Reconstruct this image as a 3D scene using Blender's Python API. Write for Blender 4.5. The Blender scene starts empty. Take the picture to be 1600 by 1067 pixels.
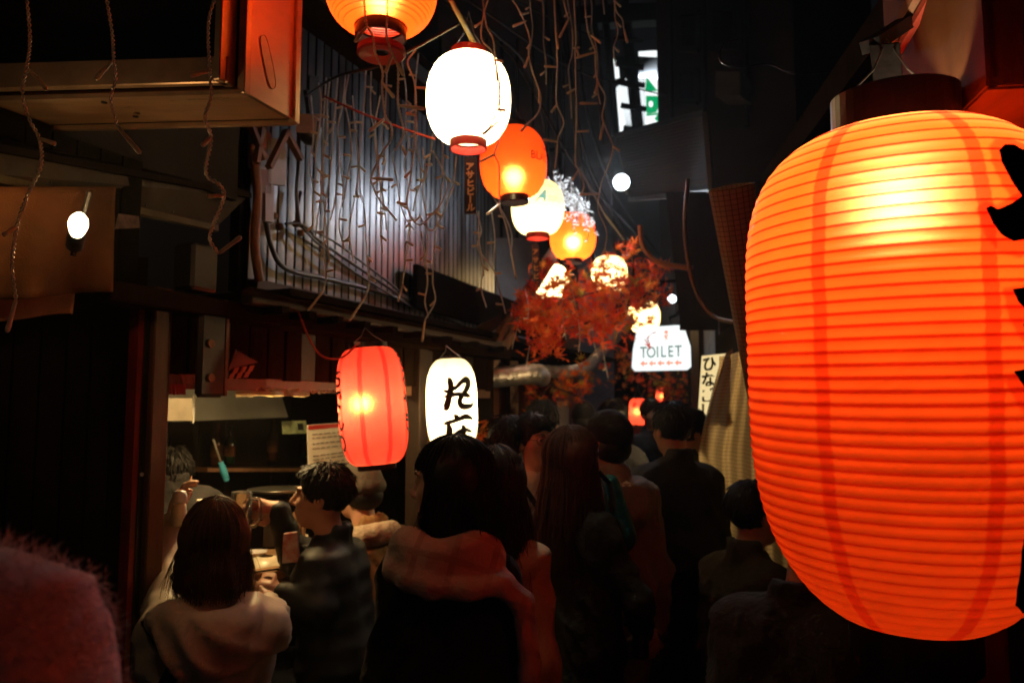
import bpy, bmesh, math, random
import numpy as np
from mathutils import Vector, Matrix, Euler

random.seed(7); RNG = np.random.default_rng(11)
SC = bpy.context.scene
COL = SC.collection
R = math.radians

# ------------------------------------------------------------------ camera, world, exposure
F = 1200.0                                   # focal length in photo pixels (1600 wide)
PITCH = math.atan((640 - 533.5) / F)
CAM = Vector((0, 0, 1.62))
cam_d = bpy.data.cameras.new('camera'); cam = bpy.data.objects.new('camera', cam_d); COL.objects.link(cam)
cam.location = CAM; cam.rotation_euler = (R(90) + PITCH, 0, 0)
cam_d.sensor_width = 36; cam_d.lens = 36 * F / 1600
cam_d.clip_start = 0.02; cam_d.clip_end = 400
cam_d.dof.use_dof = True; cam_d.dof.focus_distance = 1.45; cam_d.dof.aperture_fstop = 4.8
SC.camera = cam
w = bpy.data.worlds.new('World'); SC.world = w; w.use_nodes = True
nt = w.node_tree; bg = nt.nodes['Background']
sk = nt.nodes.new('ShaderNodeTexSky'); sk.sky_type = 'NISHITA'; sk.sun_disc = False
sk.sun_elevation = R(-3); sk.sun_rotation = R(200); sk.sun_intensity = 1
nt.links.new(sk.outputs[0], bg.inputs[0]); bg.inputs[1].default_value = 0.05
vs = SC.view_settings; vs.view_transform = 'Standard'; vs.look = 'None'; vs.exposure = 0; vs.gamma = 1; vs.use_curve_mapping = False
SC.cycles.max_bounces = 8; SC.cycles.diffuse_bounces = 4; SC.cycles.transparent_max_bounces = 12
SC.cycles.sample_clamp_indirect = 3.0
SC.cycles.caustics_reflective = False; SC.cycles.caustics_refractive = False

def P(px, py, d):
    """point of the place seen at photo pixel (px, py), d metres ahead of the camera"""
    cx = (px - 800) / F; cy = -(py - 533.5) / F
    c, s = math.cos(PITCH), math.sin(PITCH)
    v = Vector((cx, c - s * cy, s + c * cy))
    return CAM + v * (d / v.y)

class VPlane:
    """vertical plane through two plan points; hit() carries a photo pixel onto it"""
    def __init__(s, a, b):
        s.a = Vector((a.x, a.y, 0)); s.t = Vector((b.x - a.x, b.y - a.y, 0)).normalized(); s.n = Vector((s.t.y, -s.t.x, 0))
    def hit(s, px, py, off=0.0):
        v = P(px, py, 1.0) - CAM
        k = ((s.a + s.n * off - Vector((CAM.x, CAM.y, 0))).dot(s.n)) / v.dot(s.n)
        return CAM + v * k

# ------------------------------------------------------------------ object helpers
def tag(o, label=None, cat=None, group=None, kind=None):
    for k, v in (('label', label), ('category', cat), ('group', group), ('kind', kind)):
        if v: o[k] = v
    return o
def thing(name, label, cat, loc=(0, 0, 0), rz=0.0, group=None):
    o = bpy.data.objects.new(name, None); COL.objects.link(o); o.empty_display_size = .05
    o.location = loc; o.rotation_euler = (0, 0, rz)
    return tag(o, label, cat, group)
def link(name, me, mat=None, parent=None, smooth=False):
    o = bpy.data.objects.new(name, me); COL.objects.link(o)
    if mat is not None and len(me.materials) == 0:
        for m in (mat if isinstance(mat, (list, tuple)) else [mat]): me.materials.append(m)
    if smooth:
        me.polygons.foreach_set('use_smooth', [True] * len(me.polygons))
    if parent is not None:
        o.parent = parent
        o.matrix_parent_inverse = Matrix.LocRotScale(parent.location, parent.rotation_euler, parent.scale).inverted() if parent.parent is None else (Matrix.LocRotScale(parent.parent.location, parent.parent.rotation_euler, parent.parent.scale) @ parent.matrix_parent_inverse @ Matrix.LocRotScale(parent.location, parent.rotation_euler, parent.scale)).inverted()
    return o
def mesh(name, verts, faces, mat=None, parent=None, smooth=False, idx=None):
    me = bpy.data.meshes.new(name)
    if isinstance(verts, np.ndarray): verts = verts.tolist()
    if isinstance(faces, np.ndarray): faces = faces.tolist()
    me.from_pydata([tuple(v) for v in verts], [], faces); me.update()
    o = link(name, me, mat, parent, smooth)
    if idx is not None: me.polygons.foreach_set('material_index', np.asarray(idx, dtype=np.int32))
    return o

class MB:
    """collects shapes in world coordinates, builds ONE mesh object"""
    def __init__(s): s.v = []; s.f = []
    def add(s, v, f):
        n = len(s.v); s.v += [tuple(p) for p in v]; s.f += [tuple(i + n for i in q) for q in f]; return s
    def hexa(s, p):      # 8 points: bottom loop 0-3, top loop 4-7
        return s.add(p, [(3, 2, 1, 0), (4, 5, 6, 7), (0, 1, 5, 4), (1, 2, 6, 5), (2, 3, 7, 6), (3, 0, 4, 7)])
    def box(s, c, size, rz=0.0):
        c = Vector(c); m = Matrix.Rotation(rz, 3, 'Z'); x, y, z = size[0] / 2, size[1] / 2, size[2] / 2
        return s.hexa([c + m @ Vector(q) for q in ((-x, -y, -z), (x, -y, -z), (x, y, -z), (-x, y, -z), (-x, -y, z), (x, -y, z), (x, y, z), (-x, y, z))])
    def slab(s, quad, th, n=None):   # quad: 4 points, extruded by th against its normal
        q = [Vector(p) for p in quad]
        n = n or (q[1] - q[0]).cross(q[3] - q[0]).normalized()
        return s.hexa([p - n * th for p in q] + q)
    def beam(s, a, b, wd, ht, up=Vector((0, 0, 1))):
        a = Vector(a); b = Vector(b); t = (b - a).normalized(); sd = t.cross(up)
        if sd.length < 1e-4: sd = t.cross(Vector((1, 0, 0)))
        sd.normalize(); u = sd.cross(t); x = sd * wd / 2; y = u * ht / 2
        return s.hexa([a - x - y, a + x - y, b + x - y, b - x - y, a - x + y, a + x + y, b + x + y, b - x + y])
    def tube(s, pts, r, n=8, cap=True):
        pts = [Vector(p) for p in pts]; m = len(pts)
        rr = r if isinstance(r, (list, tuple)) else [r] * m
        up = None; v = []; f = []
        for i, p in enumerate(pts):
            t = (pts[min(i + 1, m - 1)] - pts[max(i - 1, 0)]).normalized()
            if up is None:
                up = t.orthogonal().normalized()
            up = (up - t * up.dot(t))
            up = up.normalized() if up.length > 1e-6 else t.orthogonal().normalized()
            sd = t.cross(up)
            for k in range(n):
                a = 2 * math.pi * k / n
                v.append(p + (up * math.cos(a) + sd * math.sin(a)) * rr[i])
        for i in range(m - 1):
            for k in range(n):
                f.append((i * n + k, i * n + (k + 1) % n, (i + 1) * n + (k + 1) % n, (i + 1) * n + k))
        if cap:
            f.append(tuple(range(n - 1, -1, -1))); f.append(tuple((m - 1) * n + k for k in range(n)))
        return s.add(v, f)
    def lathe(s, prof, c=(0, 0, 0), n=32, cap=False):   # prof: (r, z)
        c = Vector(c); v = []; f = []
        for r, z in prof:
            for k in range(n):
                a = 2 * math.pi * k / n; v.append(c + Vector((r * math.cos(a), r * math.sin(a), z)))
        for i in range(len(prof) - 1):
            for k in range(n):
                f.append((i * n + k, i * n + (k + 1) % n, (i + 1) * n + (k + 1) % n, (i + 1) * n + k))
        if cap:
            f.append(tuple(range(n - 1, -1, -1))); f.append(tuple((len(prof) - 1) * n + k for k in range(n)))
        return s.add(v, f)
    def xf(s, m):
        s.v = [tuple(m @ Vector(p)) for p in s.v]; return s
    def build(s, name, mat=None, parent=None, smooth=False, bevel=0.0):
        me = bpy.data.meshes.new(name); me.from_pydata(s.v, [], s.f); me.update()
        if bevel:
            bm = bmesh.new(); bm.from_mesh(me)
            bmesh.ops.bevel(bm, geom=list(bm.edges), offset=bevel, segments=1, affect='EDGES', profile=.5)
            bm.to_mesh(me); bm.free()
        return link(name, me, mat, parent, smooth)

# ------------------------------------------------------------------ materials
def nodes(m):
    m.use_nodes = True; t = m.node_tree; t.nodes.clear()
    out = t.nodes.new('ShaderNodeOutputMaterial'); return t, out
def N(t, typ, **kw):
    n = t.nodes.new(typ)
    for k, v in kw.items():
        if k.startswith('i_'): n.inputs[k[2:].replace('_', ' ')].default_value = v
        else: setattr(n, k, v)
    return n
def L(t, a, b): t.links.new(a, b)
def rgba(c, k=1.0): return (c[0] * k, c[1] * k, c[2] * k, 1)

def mat(name, col, rough=.6, metal=0., var=.35, scale=8., bump=.25, bscale=60., stretch=(1, 1, 1), col2=None, spec=.5, emit=None, sheen=0., trans=0., coat=0., detail=4., bdist=.004):
    """principled surface; colour mottled by noise, fine relief from a second noise"""
    m = bpy.data.materials.new(name); t, out = nodes(m)
    b = N(t, 'ShaderNodeBsdfPrincipled'); L(t, b.outputs[0], out.inputs[0])
    b.inputs['Roughness'].default_value = rough; b.inputs['Metallic'].default_value = metal
    b.inputs['Specular IOR Level'].default_value = spec
    if sheen: b.inputs['Sheen Weight'].default_value = sheen
    if trans: b.inputs['Transmission Weight'].default_value = trans
    if coat: b.inputs['Coat Weight'].default_value = coat
    tc = N(t, 'ShaderNodeTexCoord'); mp = N(t, 'ShaderNodeMapping'); mp.inputs['Scale'].default_value = stretch
    L(t, tc.outputs['Object'], mp.inputs['Vector'])
    nz = N(t, 'ShaderNodeTexNoise'); nz.inputs['Scale'].default_value = scale; nz.inputs['Detail'].default_value = detail; nz.inputs['Roughness'].default_value = .62
    L(t, mp.outputs[0], nz.inputs['Vector'])
    cr = N(t, 'ShaderNodeValToRGB'); e = cr.color_ramp.elements
    e[0].position = .3; e[1].position = .72
    e[0].color = rgba(col2 if col2 else col, 1 if col2 else 1 - var); e[1].color = rgba(col, 1 + (0 if col2 else var * .6))
    L(t, nz.outputs[0], cr.inputs[0]); L(t, cr.outputs[0], b.inputs['Base Color'])
    mr = N(t, 'ShaderNodeMapRange'); mr.inputs['To Min'].default_value = max(.02, rough - .12); mr.inputs['To Max'].default_value = min(1, rough + .12)
    L(t, nz.outputs[0], mr.inputs['Value']); L(t, mr.outputs[0], b.inputs['Roughness'])
    if bump:
        n2 = N(t, 'ShaderNodeTexNoise'); n2.inputs['Scale'].default_value = bscale; n2.inputs['Detail'].default_value = 5
        L(t, mp.outputs[0], n2.inputs['Vector'])
        bp = N(t, 'ShaderNodeBump'); bp.inputs['Strength'].default_value = bump; bp.inputs['Distance'].default_value = bdist
        L(t, n2.outputs[0], bp.inputs['Height']); L(t, bp.outputs[0], b.inputs['Normal'])
    if emit: b.inputs['Emission Color'].default_value = rgba(emit[0]); b.inputs['Emission Strength'].default_value = emit[1]
    return m
def emission(name, col, k):
    m = bpy.data.materials.new(name); t, out = nodes(m)
    e = N(t, 'ShaderNodeEmission'); e.inputs[0].default_value = rgba(col); e.inputs[1].default_value = k
    L(t, e.outputs[0], out.inputs[0]); return m
def paper(name, col, tr=.8, dirt=.12, gloss=.04, fwd=0., fcol=None, frough=.5, wrinkle=0.):
    """lantern paper: lets the bulb's light through, a little sheen, mottled pulp"""
    m = bpy.data.materials.new(name); t, out = nodes(m)
    tc = N(t, 'ShaderNodeTexCoord'); nz = N(t, 'ShaderNodeTexNoise'); nz.inputs['Scale'].default_value = 14; nz.inputs['Detail'].default_value = 6
    L(t, tc.outputs['Object'], nz.inputs['Vector'])
    cr = N(t, 'ShaderNodeValToRGB'); e = cr.color_ramp.elements; e[0].position = .25; e[1].position = .65
    e[0].color = rgba(col, 1 - dirt); e[1].color = rgba(col); L(t, nz.outputs[0], cr.inputs[0])
    n2 = N(t, 'ShaderNodeTexNoise'); n2.inputs['Scale'].default_value = 90; L(t, tc.outputs['Object'], n2.inputs['Vector'])
    bp = N(t, 'ShaderNodeBump'); bp.inputs['Strength'].default_value = .12; bp.inputs['Distance'].default_value = .003; L(t, n2.outputs[0], bp.inputs['Height'])
    a = N(t, 'ShaderNodeBsdfTranslucent'); d = N(t, 'ShaderNodeBsdfDiffuse'); g = N(t, 'ShaderNodeBsdfGlossy'); g.inputs['Roughness'].default_value = .35
    for q in (a, d): L(t, cr.outputs[0], q.inputs['Color'])
    for q in (a, d, g): L(t, bp.outputs[0], q.inputs['Normal'])
    x = N(t, 'ShaderNodeMixShader'); x.inputs[0].default_value = tr; L(t, d.outputs[0], x.inputs[1]); L(t, a.outputs[0], x.inputs[2])
    y = N(t, 'ShaderNodeMixShader'); y.inputs[0].default_value = gloss; L(t, x.outputs[0], y.inputs[1]); L(t, g.outputs[0], y.inputs[2])
    if fwd:      # light that goes almost straight through the paper: the bulb shows as a soft hot spot
        r = N(t, 'ShaderNodeBsdfRefraction'); r.inputs['IOR'].default_value = 1.38; r.inputs['Roughness'].default_value = frough; r.inputs['Color'].default_value = rgba(fcol or col)
        z = N(t, 'ShaderNodeMixShader'); z.inputs[0].default_value = fwd; L(t, y.outputs[0], z.inputs[1]); L(t, r.outputs[0], z.inputs[2]); y = z
    if wrinkle:
        n3 = N(t, 'ShaderNodeTexNoise'); n3.inputs['Scale'].default_value = 11; n3.inputs['Detail'].default_value = 3; n3.inputs['Distortion'].default_value = .8; L(t, tc.outputs['Object'], n3.inputs['Vector'])
        b3 = N(t, 'ShaderNodeBump'); b3.inputs['Strength'].default_value = wrinkle; b3.inputs['Distance'].default_value = .012; L(t, n3.outputs[0], b3.inputs['Height']); L(t, bp.outputs[0], b3.inputs['Normal'])
        for q in (a, d, g): L(t, b3.outputs[0], q.inputs['Normal'])
    L(t, y.outputs[0], out.inputs[0]); return m
def film(name, col):
    """a second layer of paper pasted inside: tints the light that crosses it"""
    m = bpy.data.materials.new(name); t, out = nodes(m)
    a = N(t, 'ShaderNodeBsdfTransparent'); a.inputs[0].default_value = rgba(col); L(t, a.outputs[0], out.inputs[0]); return m

M = {}
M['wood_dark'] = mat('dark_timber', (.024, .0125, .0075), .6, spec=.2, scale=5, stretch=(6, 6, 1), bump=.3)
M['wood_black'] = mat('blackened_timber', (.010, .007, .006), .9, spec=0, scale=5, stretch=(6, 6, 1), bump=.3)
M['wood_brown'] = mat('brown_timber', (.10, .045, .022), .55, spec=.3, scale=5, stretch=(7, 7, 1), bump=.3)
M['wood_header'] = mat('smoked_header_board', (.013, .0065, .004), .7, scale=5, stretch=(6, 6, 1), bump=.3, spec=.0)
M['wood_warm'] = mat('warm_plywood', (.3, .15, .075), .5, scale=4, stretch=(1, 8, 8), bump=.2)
M['wood_board'] = mat('eave_board', (.15, .055, .018), .75, spec=.08, scale=3, stretch=(5, 1, 1), bump=.2)
M['galv'] = mat('weathered_metal_sheet', (.19, .195, .205), .36, metal=.86, var=.5, scale=3.0, stretch=(2, 2, .5), bump=.1, bscale=25, col2=(.05, .042, .04))
t_ = M['galv'].node_tree; b_ = [q for q in t_.nodes if q.type == 'BSDF_PRINCIPLED'][0]; lk_ = b_.inputs['Base Color'].links[0].from_socket
oi_ = N(t_, 'ShaderNodeObjectInfo'); mr_ = N(t_, 'ShaderNodeMapRange'); mr_.inputs['To Min'].default_value = .5; mr_.inputs['To Max'].default_value = 1.5; L(t_, oi_.outputs['Random'], mr_.inputs['Value'])
mx_ = N(t_, 'ShaderNodeVectorMath'); mx_.operation = 'SCALE'; L(t_, lk_, mx_.inputs[0]); L(t_, mr_.outputs[0], mx_.inputs['Scale']); L(t_, mx_.outputs[0], b_.inputs['Base Color'])
M['steel'] = mat('stainless_steel', (.5, .48, .44), .32, metal=.9, var=.25, scale=3, bump=.1)
M['iron'] = mat('dark_iron', (.016, .015, .0145), .5, metal=.3, bump=.3)
M['rust'] = mat('rusty_iron', (.16, .07, .03), .6, metal=.3, var=.6, bump=.4)
M['black_plastic'] = mat('black_plastic', (.012, .01, .01), .32, bump=.05)
M['black_paint'] = mat('black_ink', (.006, .005, .005), .7, bump=.0)
M['blue_ink'] = mat('blue_ink', (.12, .45, .75), .7, bump=0)
M['pale_blue_ink'] = mat('pale_blue_ink', (.5, .62, .72), .7, bump=0)
M['red_plastic'] = mat('red_plastic', (.42, .02, .012), .4, bump=.05)
M['cream_plastic'] = mat('cream_plastic', (.7, .62, .45), .35, bump=.05)
M['gold'] = mat('gold_print', (.75, .48, .2), .45, metal=.3, bump=0)
M['cable'] = mat('black_cable', (.015, .013, .012), .4, bump=.1)
M['red_cable'] = mat('red_cable', (.5, .06, .04), .4, bump=.05)
M['wire'] = mat('steel_wire', (.4, .36, .3), .35, metal=.8, bump=.05)
M['white_plastic'] = mat('white_plastic', (.75, .72, .7), .35, bump=.05)
M['cloth_brown'] = mat('faded_banner_cloth', (.15, .055, .02), .95, scale=4, var=.6, spec=.1, bump=.4, bscale=200, col2=(.05, .026, .014))
M['cloth_tan'] = mat('tan_cloth', (.26, .13, .055), .85, scale=6, bump=.4, bscale=200)
M['asphalt'] = mat('damp_asphalt', (.05, .048, .046), .4, var=.5, scale=4, bump=.6, bscale=120)
M['concrete'] = mat('stained_concrete', (.2, .19, .185), .8, var=.5, scale=2.5, bump=.4)
M['blue_wall'] = mat('grey_blue_render', (.24, .25, .3), .75, var=.45, scale=1.6, bump=.3)
M['white_wall'] = mat('pale_wall_panel', (.5, .52, .56), .6, var=.35, scale=2.2, bump=.2)
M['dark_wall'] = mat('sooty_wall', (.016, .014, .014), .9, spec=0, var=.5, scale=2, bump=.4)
M['duct'] = mat('foil_duct', (.45, .42, .4), .38, metal=.8, var=.5, scale=10, bump=.5, bscale=30, bdist=.02)
M['paper_white'] = mat('white_paper', (.75, .7, .6), .8, var=.15, bump=.1)
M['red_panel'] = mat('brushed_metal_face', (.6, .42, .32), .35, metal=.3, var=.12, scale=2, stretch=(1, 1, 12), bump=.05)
M['foil'] = paper('torn_backlit_paper', (.85, .66, .36), dirt=.5)
M['big_paper'] = paper('orange_lantern_paper', (1.0, .092, .008), tr=.62, fwd=.055, fcol=(1, .55, .2), frough=.74, wrinkle=.35, dirt=.2)
M['orange_paper'] = paper('light_orange_paper', (1.0, .085, .008), fwd=.14, fcol=(1, .5, .12), frough=.6)
M['red_paper'] = paper('red_lantern_paper', (1.0, .085, .05), tr=.65, fwd=.075, fcol=(1, .5, .1), frough=.8, wrinkle=.2)
M['white_paper_shade'] = paper('white_lantern_paper', (.98, .86, .55), dirt=.05)
M['cream_paper_shade'] = paper('cream_lantern_paper', (.98, .78, .42), dirt=.05, fwd=.12, fcol=(1, .9, .6), frough=.6)
M['film_rib'] = film('wire_shadow_layer', (.5, .16, .22))
M['film_red'] = film('pasted_paper_layer', (.8, .42, .5))
M['film_pale'] = film('pasted_pale_layer', (.93, .9, .82))
M['film_blue'] = film('printed_blue_ink', (.02, .2, .55)); M['film_dots'] = film('dense_blue_print', (.003, .025, .08)); M['film_grey'] = film('printed_grey_ink', (.35, .42, .5))
M['rib_red'] = mat('painted_lantern_rib', (.34, .025, .008), .5, bump=0)
M['rib_orange'] = mat('orange_lantern_rib', (.45, .07, .01), .5, bump=0)
# ------------------------------------------------------------------ lettering
def text2d(body, size, bold=0.0, align='CENTER'):
    c = bpy.data.curves.new('lettering', 'FONT'); c.body = body; c.size = size; c.offset = bold; c.align_x = align; c.resolution_u = 3
    o = bpy.data.objects.new('lettering', c); COL.objects.link(o); bpy.context.view_layer.update()
    me = bpy.data.meshes.new_from_object(o.evaluated_get(bpy.context.evaluated_depsgraph_get()))
    bm = bmesh.new(); bm.from_mesh(me); bpy.data.objects.remove(o); bpy.data.curves.remove(c); bpy.data.meshes.remove(me)
    return bm
def brush2d(strokes, k=1.0):
    """strokes: lists of (x, y, half width); smoothed into tapered brush marks"""
    bm = bmesh.new()
    for st in strokes:
        pts = []
        q = [np.array(p, float) for p in st]; q = [2 * q[0] - q[1]] + q + [2 * q[-1] - q[-2]]
        for i in range(1, len(q) - 2):
            for s in np.linspace(0, 1, 7, endpoint=(i == len(q) - 3)):
                a, b, c, d = q[i - 1:i + 3]
                pts.append(.5 * ((2 * b) + (c - a) * s + (2 * a - 5 * b + 4 * c - d) * s * s + (3 * b - a - 3 * c + d) * s ** 3))
        prev = None
        for i, p in enumerate(pts):
            t = pts[min(i + 1, len(pts) - 1)][:2] - pts[max(i - 1, 0)][:2]; t = t / (np.linalg.norm(t) + 1e-9)
            n = np.array([-t[1], t[0]]) * max(p[2], .001)
            cur = [bm.verts.new(((p[0] + n[0]) * k, (p[1] + n[1]) * k, 0)), bm.verts.new(((p[0] - n[0]) * k, (p[1] - n[1]) * k, 0))]
            if prev: bm.faces.new((prev[0], prev[1], cur[1], cur[0]))
            prev = cur
    return bm
def cut_grid(bm, axis, step):
    xs = [v.co[axis] for v in bm.verts]
    if not xs: return bm
    a = math.floor(min(xs) / step) * step + step
    while a < max(xs):
        n = [0, 0, 0]; n[axis] = 1; c = [0, 0, 0]; c[axis] = a
        bmesh.ops.bisect_plane(bm, geom=bm.verts[:] + bm.edges[:] + bm.faces[:], plane_co=c, plane_no=n); a += step
    return bm
def decal(name, bm, fn, m, parent):
    for v in bm.verts: v.co = fn(v.co.x, v.co.y)
    me = bpy.data.meshes.new(name); bm.to_mesh(me); bm.free()
    return link(name, me, m, parent)

# ------------------------------------------------------------------ lanterns
def prof_round(rc, Rm, p, q, p2=None, q2=None):
    return lambda t: rc + (Rm - rc) * max(0.0, 1 - abs(t) ** (p if t > 0 or not p2 else p2)) ** (1 / (q if t > 0 or not q2 else q2))
class Lantern:
    """hanging paper lantern; c = centre of its paper body, tilt leans the axis"""
    def __init__(s, label, c, Rm, H, m, rc=None, p=2.2, q=2., p2=None, q2=None, nrib=40, ribs='join', ribm=None, capm=None, cap_h=.05, cap_flare=1., seams=0, seam_w=.02, filmm=None,
                 power=10., bulb_t=.2, bulb_off=(0, 0), bulb_r=.03, bulb_col=(1, .78, .5), tilt=(0, 0), group=None, cat='lantern', ns=64, bulge=.012, open_bottom=True, cords=True, cord_top=None, seam0=0., name='paper_lantern', botm=None, cap_hb=None, rib_r=.0011):
        s.c = Vector(c); s.Rm = Rm; s.H = H; rc = rc or Rm * .4; s.f = prof_round(rc, Rm, p, q, p2, q2); s.rc = rc
        s.M = Matrix.Translation(s.c) @ Euler((tilt[0], tilt[1], 0)).to_matrix().to_4x4()
        s.root = root = thing(name, label, cat, s.M @ Vector((0, 0, -H / 2 - cap_h)), 0, group)
        def rad(t): return s.f(t)
        s.rad = rad
        rows = nrib * 4 + 1; pr = []
        for i in range(rows):
            u = i / (rows - 1); t = -math.cos(math.pi * u) if False else 2 * u - 1
            ph = (i % 4) / 4; pr.append((rad(t) * (1 + bulge * math.sin(math.pi * ph)) , t * H / 2))
        mb = MB().lathe(pr, n=ns).xf(s.M); mb.build('paper_shade', m, root, smooth=True)
        capm = capm or M['black_plastic']; botm = botm or capm
        t1 = H / 2
        rcb = rc * 1.02
        MB().lathe([(rcb * .9, t1 - .004), (rcb, t1 - .004), (rcb * cap_flare, t1 + cap_h), (rcb * cap_flare * .94, t1 + cap_h), (rcb * .9, t1)], n=40).xf(s.M).build('top_cap', capm, root, smooth=False)
        MB().lathe([(rcb * .9, -t1 + .004), (rcb, -t1 + .004), (rcb * cap_flare, -t1 - (cap_hb or cap_h)), (rcb * cap_flare * .93, -t1 - (cap_hb or cap_h)), (rcb * .88, -t1 - .004)], n=40).xf(s.M).build('bottom_cap', botm, root)
        if not open_bottom:
            MB().lathe([(rcb * .9, -t1 - cap_h * .5), (.001, -t1 - cap_h * .5)], n=32).xf(s.M).build('bottom_plate', botm, root)
        ribm = M['film_rib']
        if ribs:
            acc = MB()
            for i in range(1, nrib):
                t = 2 * i / nrib - 1; r0 = rad(t) + .0007; z = t * H / 2; q3 = MB() if ribs == 'each' else acc
                zj = z + math.sin(i * 12.9) * H / nrib * .06; ri = r0 * (1 - .6 / ns) - .0012; q3.lathe([(ri, zj - rib_r), (ri, zj + rib_r)], n=ns)
                if ribs == 'each': q3.xf(s.M).build('rib', ribm, root, smooth=True)
            if ribs == 'join': tag(acc.xf(s.M).build('rib_rings', ribm, root, smooth=True), kind='stuff')
        for k in range(seams):
            a = seam0 + 2 * math.pi * k / seams; v = []; f = []; n = 48
            for i in range(n + 1):
                t = (2 * i / n - 1) * .995; r0 = rad(t) * .988; da = seam_w / max(r0, .03) / 2
                wob = .05 * seam_w / max(r0, .03) * math.sin(i * .9 + k)
                for sg in (-1, 0, 1): v.append(s.M @ Vector((r0 * math.cos(a + sg * da + wob), r0 * math.sin(a + sg * da + wob), t * H / 2)))
            for i in range(n):
                for j in (0, 1): f.append((i * 3 + j, i * 3 + j + 1, i * 3 + 4 + j, i * 3 + 3 + j))
            mesh('seam_strip', v, f, filmm or M['film_red'], root)
        s.bulb = s.M @ Vector((bulb_off[0], bulb_off[1], bulb_t * H / 2))
        ld = bpy.data.lights.new('lantern_bulb', 'POINT'); ld.energy = power; ld.color = bulb_col; ld.shadow_soft_size = bulb_r
        lo = bpy.data.objects.new('lantern_bulb', ld); COL.objects.link(lo); lo.location = s.bulb
        top = s.M @ Vector((0, 0, t1 + cap_h)); zt = (s.bulb + Vector((0, 0, bulb_r * 1.4 + .012)))
        MB().tube([zt, zt + Vector((0, 0, .05))], .018, 10).tube([zt + Vector((0, 0, .05)), top + Vector((0, 0, .01))], .004, 6).build('bulb_socket', M['black_plastic'], root)
        if cords:
            hook = Vector(cord_top) if cord_top else top + Vector((0, 0, .14))
            cd = MB()
            for sg in (-1, 1): cd.tube([s.M @ Vector((sg * rcb * cap_flare * .93, 0, t1 + cap_h * .8)), (s.M @ Vector((sg * rcb * .45, 0, t1 + cap_h))) .lerp(hook, .35) + Vector((0, 0, .01)), hook], .0016, 5)
            cd.build('hanger_wire', M['wire'], root)
    def wrap(s, px=None, off=.002):
        """maps a flat (x along the girth, y up) to the paper, centred on the side that faces azimuth px"""
        def fn(x, y):
            t = max(-.999, min(.999, 2 * y / s.H)); r0 = s.rad(t); a = px + x / s.Rm
            return s.M @ Vector(((r0 * 1.012 + off) * math.cos(a), (r0 * 1.012 + off) * math.sin(a), y))
        return fn
    def az(s, px, py=640):
        """azimuth on the girth at which photo column px meets the paper"""
        v = P(px, py, 1) - CAM; v.z = 0; v.normalize(); o = Vector((CAM.x - s.c.x, CAM.y - s.c.y, 0))
        b = o.dot(v); cc = o.length_squared - s.Rm ** 2; dd = b * b - cc
        k = -b - math.sqrt(max(dd, 0)); h = o + v * k
        return math.atan2(h.y, h.x)
    def hit(s, px, py):
        """point of the paper seen at a photo pixel -> (girth x measured from azimuth 0, height y)"""
        v = (P(px, py, 1) - CAM).normalized(); Mi = s.M.inverted(); o = Mi @ CAM; d = Mi.to_3x3() @ v
        k = (Vector((0, 0, 0)) - o).dot(d) - s.Rm * 1.6
        best = None
        for i in range(400):
            p = o + d * (k + i * s.Rm * .008)
            if abs(p.z) < s.H / 2 and math.hypot(p.x, p.y) <= s.rad(2 * p.z / s.H) * 1.012: best = p; break
        return best

M_EXT = {}
# big orange lantern in front on the right
big = Lantern('huge glowing orange paper lantern with dark ribs and black characters at its edge',
    P(1413, 583, 1.13), .219, .715, M['big_paper'], rc=.086, p=5., q=1.6, p2=3.1, q2=1.4, nrib=44, ribs='each', cap_h=.055, seams=7, seam_w=.0185, seam0=R(-91.3),
    power=9.5, bulb_col=(1, .83, .56), bulb_t=.66, bulb_off=(-.012, -.025), bulb_r=.035, tilt=(R(3), R(-1.2)), ns=96, cord_top=P(1385, 62, 1.15), open_bottom=False, cap_hb=.06, bulge=.010, rib_r=.0015)
def trace(lan, polys, name, m, off=.003):
    for pl in polys:
        bm = bmesh.new(); az0 = None; vs_ = []
        for (px, py) in pl:
            h = lan.hit(px, py)
            if h is None: continue
            vs_.append(bm.verts.new((math.atan2(h.y, h.x) * lan.Rm, h.z, 0)))
        bm.faces.new(vs_); bmesh.ops.triangulate(bm, faces=bm.faces[:])
        cut_grid(bm, 0, .012); cut_grid(bm, 1, .012)
        decal(name, bm, lan.wrap(0, off), m, lan.root)
trace(big, [[(1558, 236), (1566, 227), (1580, 227), (1600, 238), (1618, 256), (1622, 310), (1596, 312), (1578, 285), (1562, 256)],
            [(1538, 326), (1546, 322), (1556, 328), (1578, 318), (1596, 305), (1620, 300), (1616, 352), (1600, 374), (1580, 378), (1562, 368), (1548, 350)],
            [(1578, 452), (1600, 449), (1620, 452), (1620, 494), (1602, 486), (1588, 472)],
            [(1594, 507), (1620, 498), (1620, 545), (1604, 526)],
            [(1581, 580), (1600, 576), (1620, 578), (1620, 640), (1602, 612)],
            [(1602, 808), (1620, 790), (1626, 900), (1612, 950), (1594, 957), (1583, 944), (1585, 920), (1592, 860)]], 'character', M['black_paint'])
trace(big, [[(1546, 232), (1556, 220), (1582, 218), (1618, 238), (1626, 330), (1590, 322), (1566, 290), (1550, 256)],
            [(1525, 322), (1538, 312), (1556, 318), (1596, 296), (1622, 296), (1618, 380), (1594, 396), (1560, 388), (1538, 362)],
            [(1566, 440), (1600, 436), (1622, 440), (1622, 520), (1596, 520), (1576, 484)],
            [(1566, 574), (1600, 566), (1622, 566), (1622, 655), (1594, 622)]], 'pasted_outline', M['film_red'], off=-.012)
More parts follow.
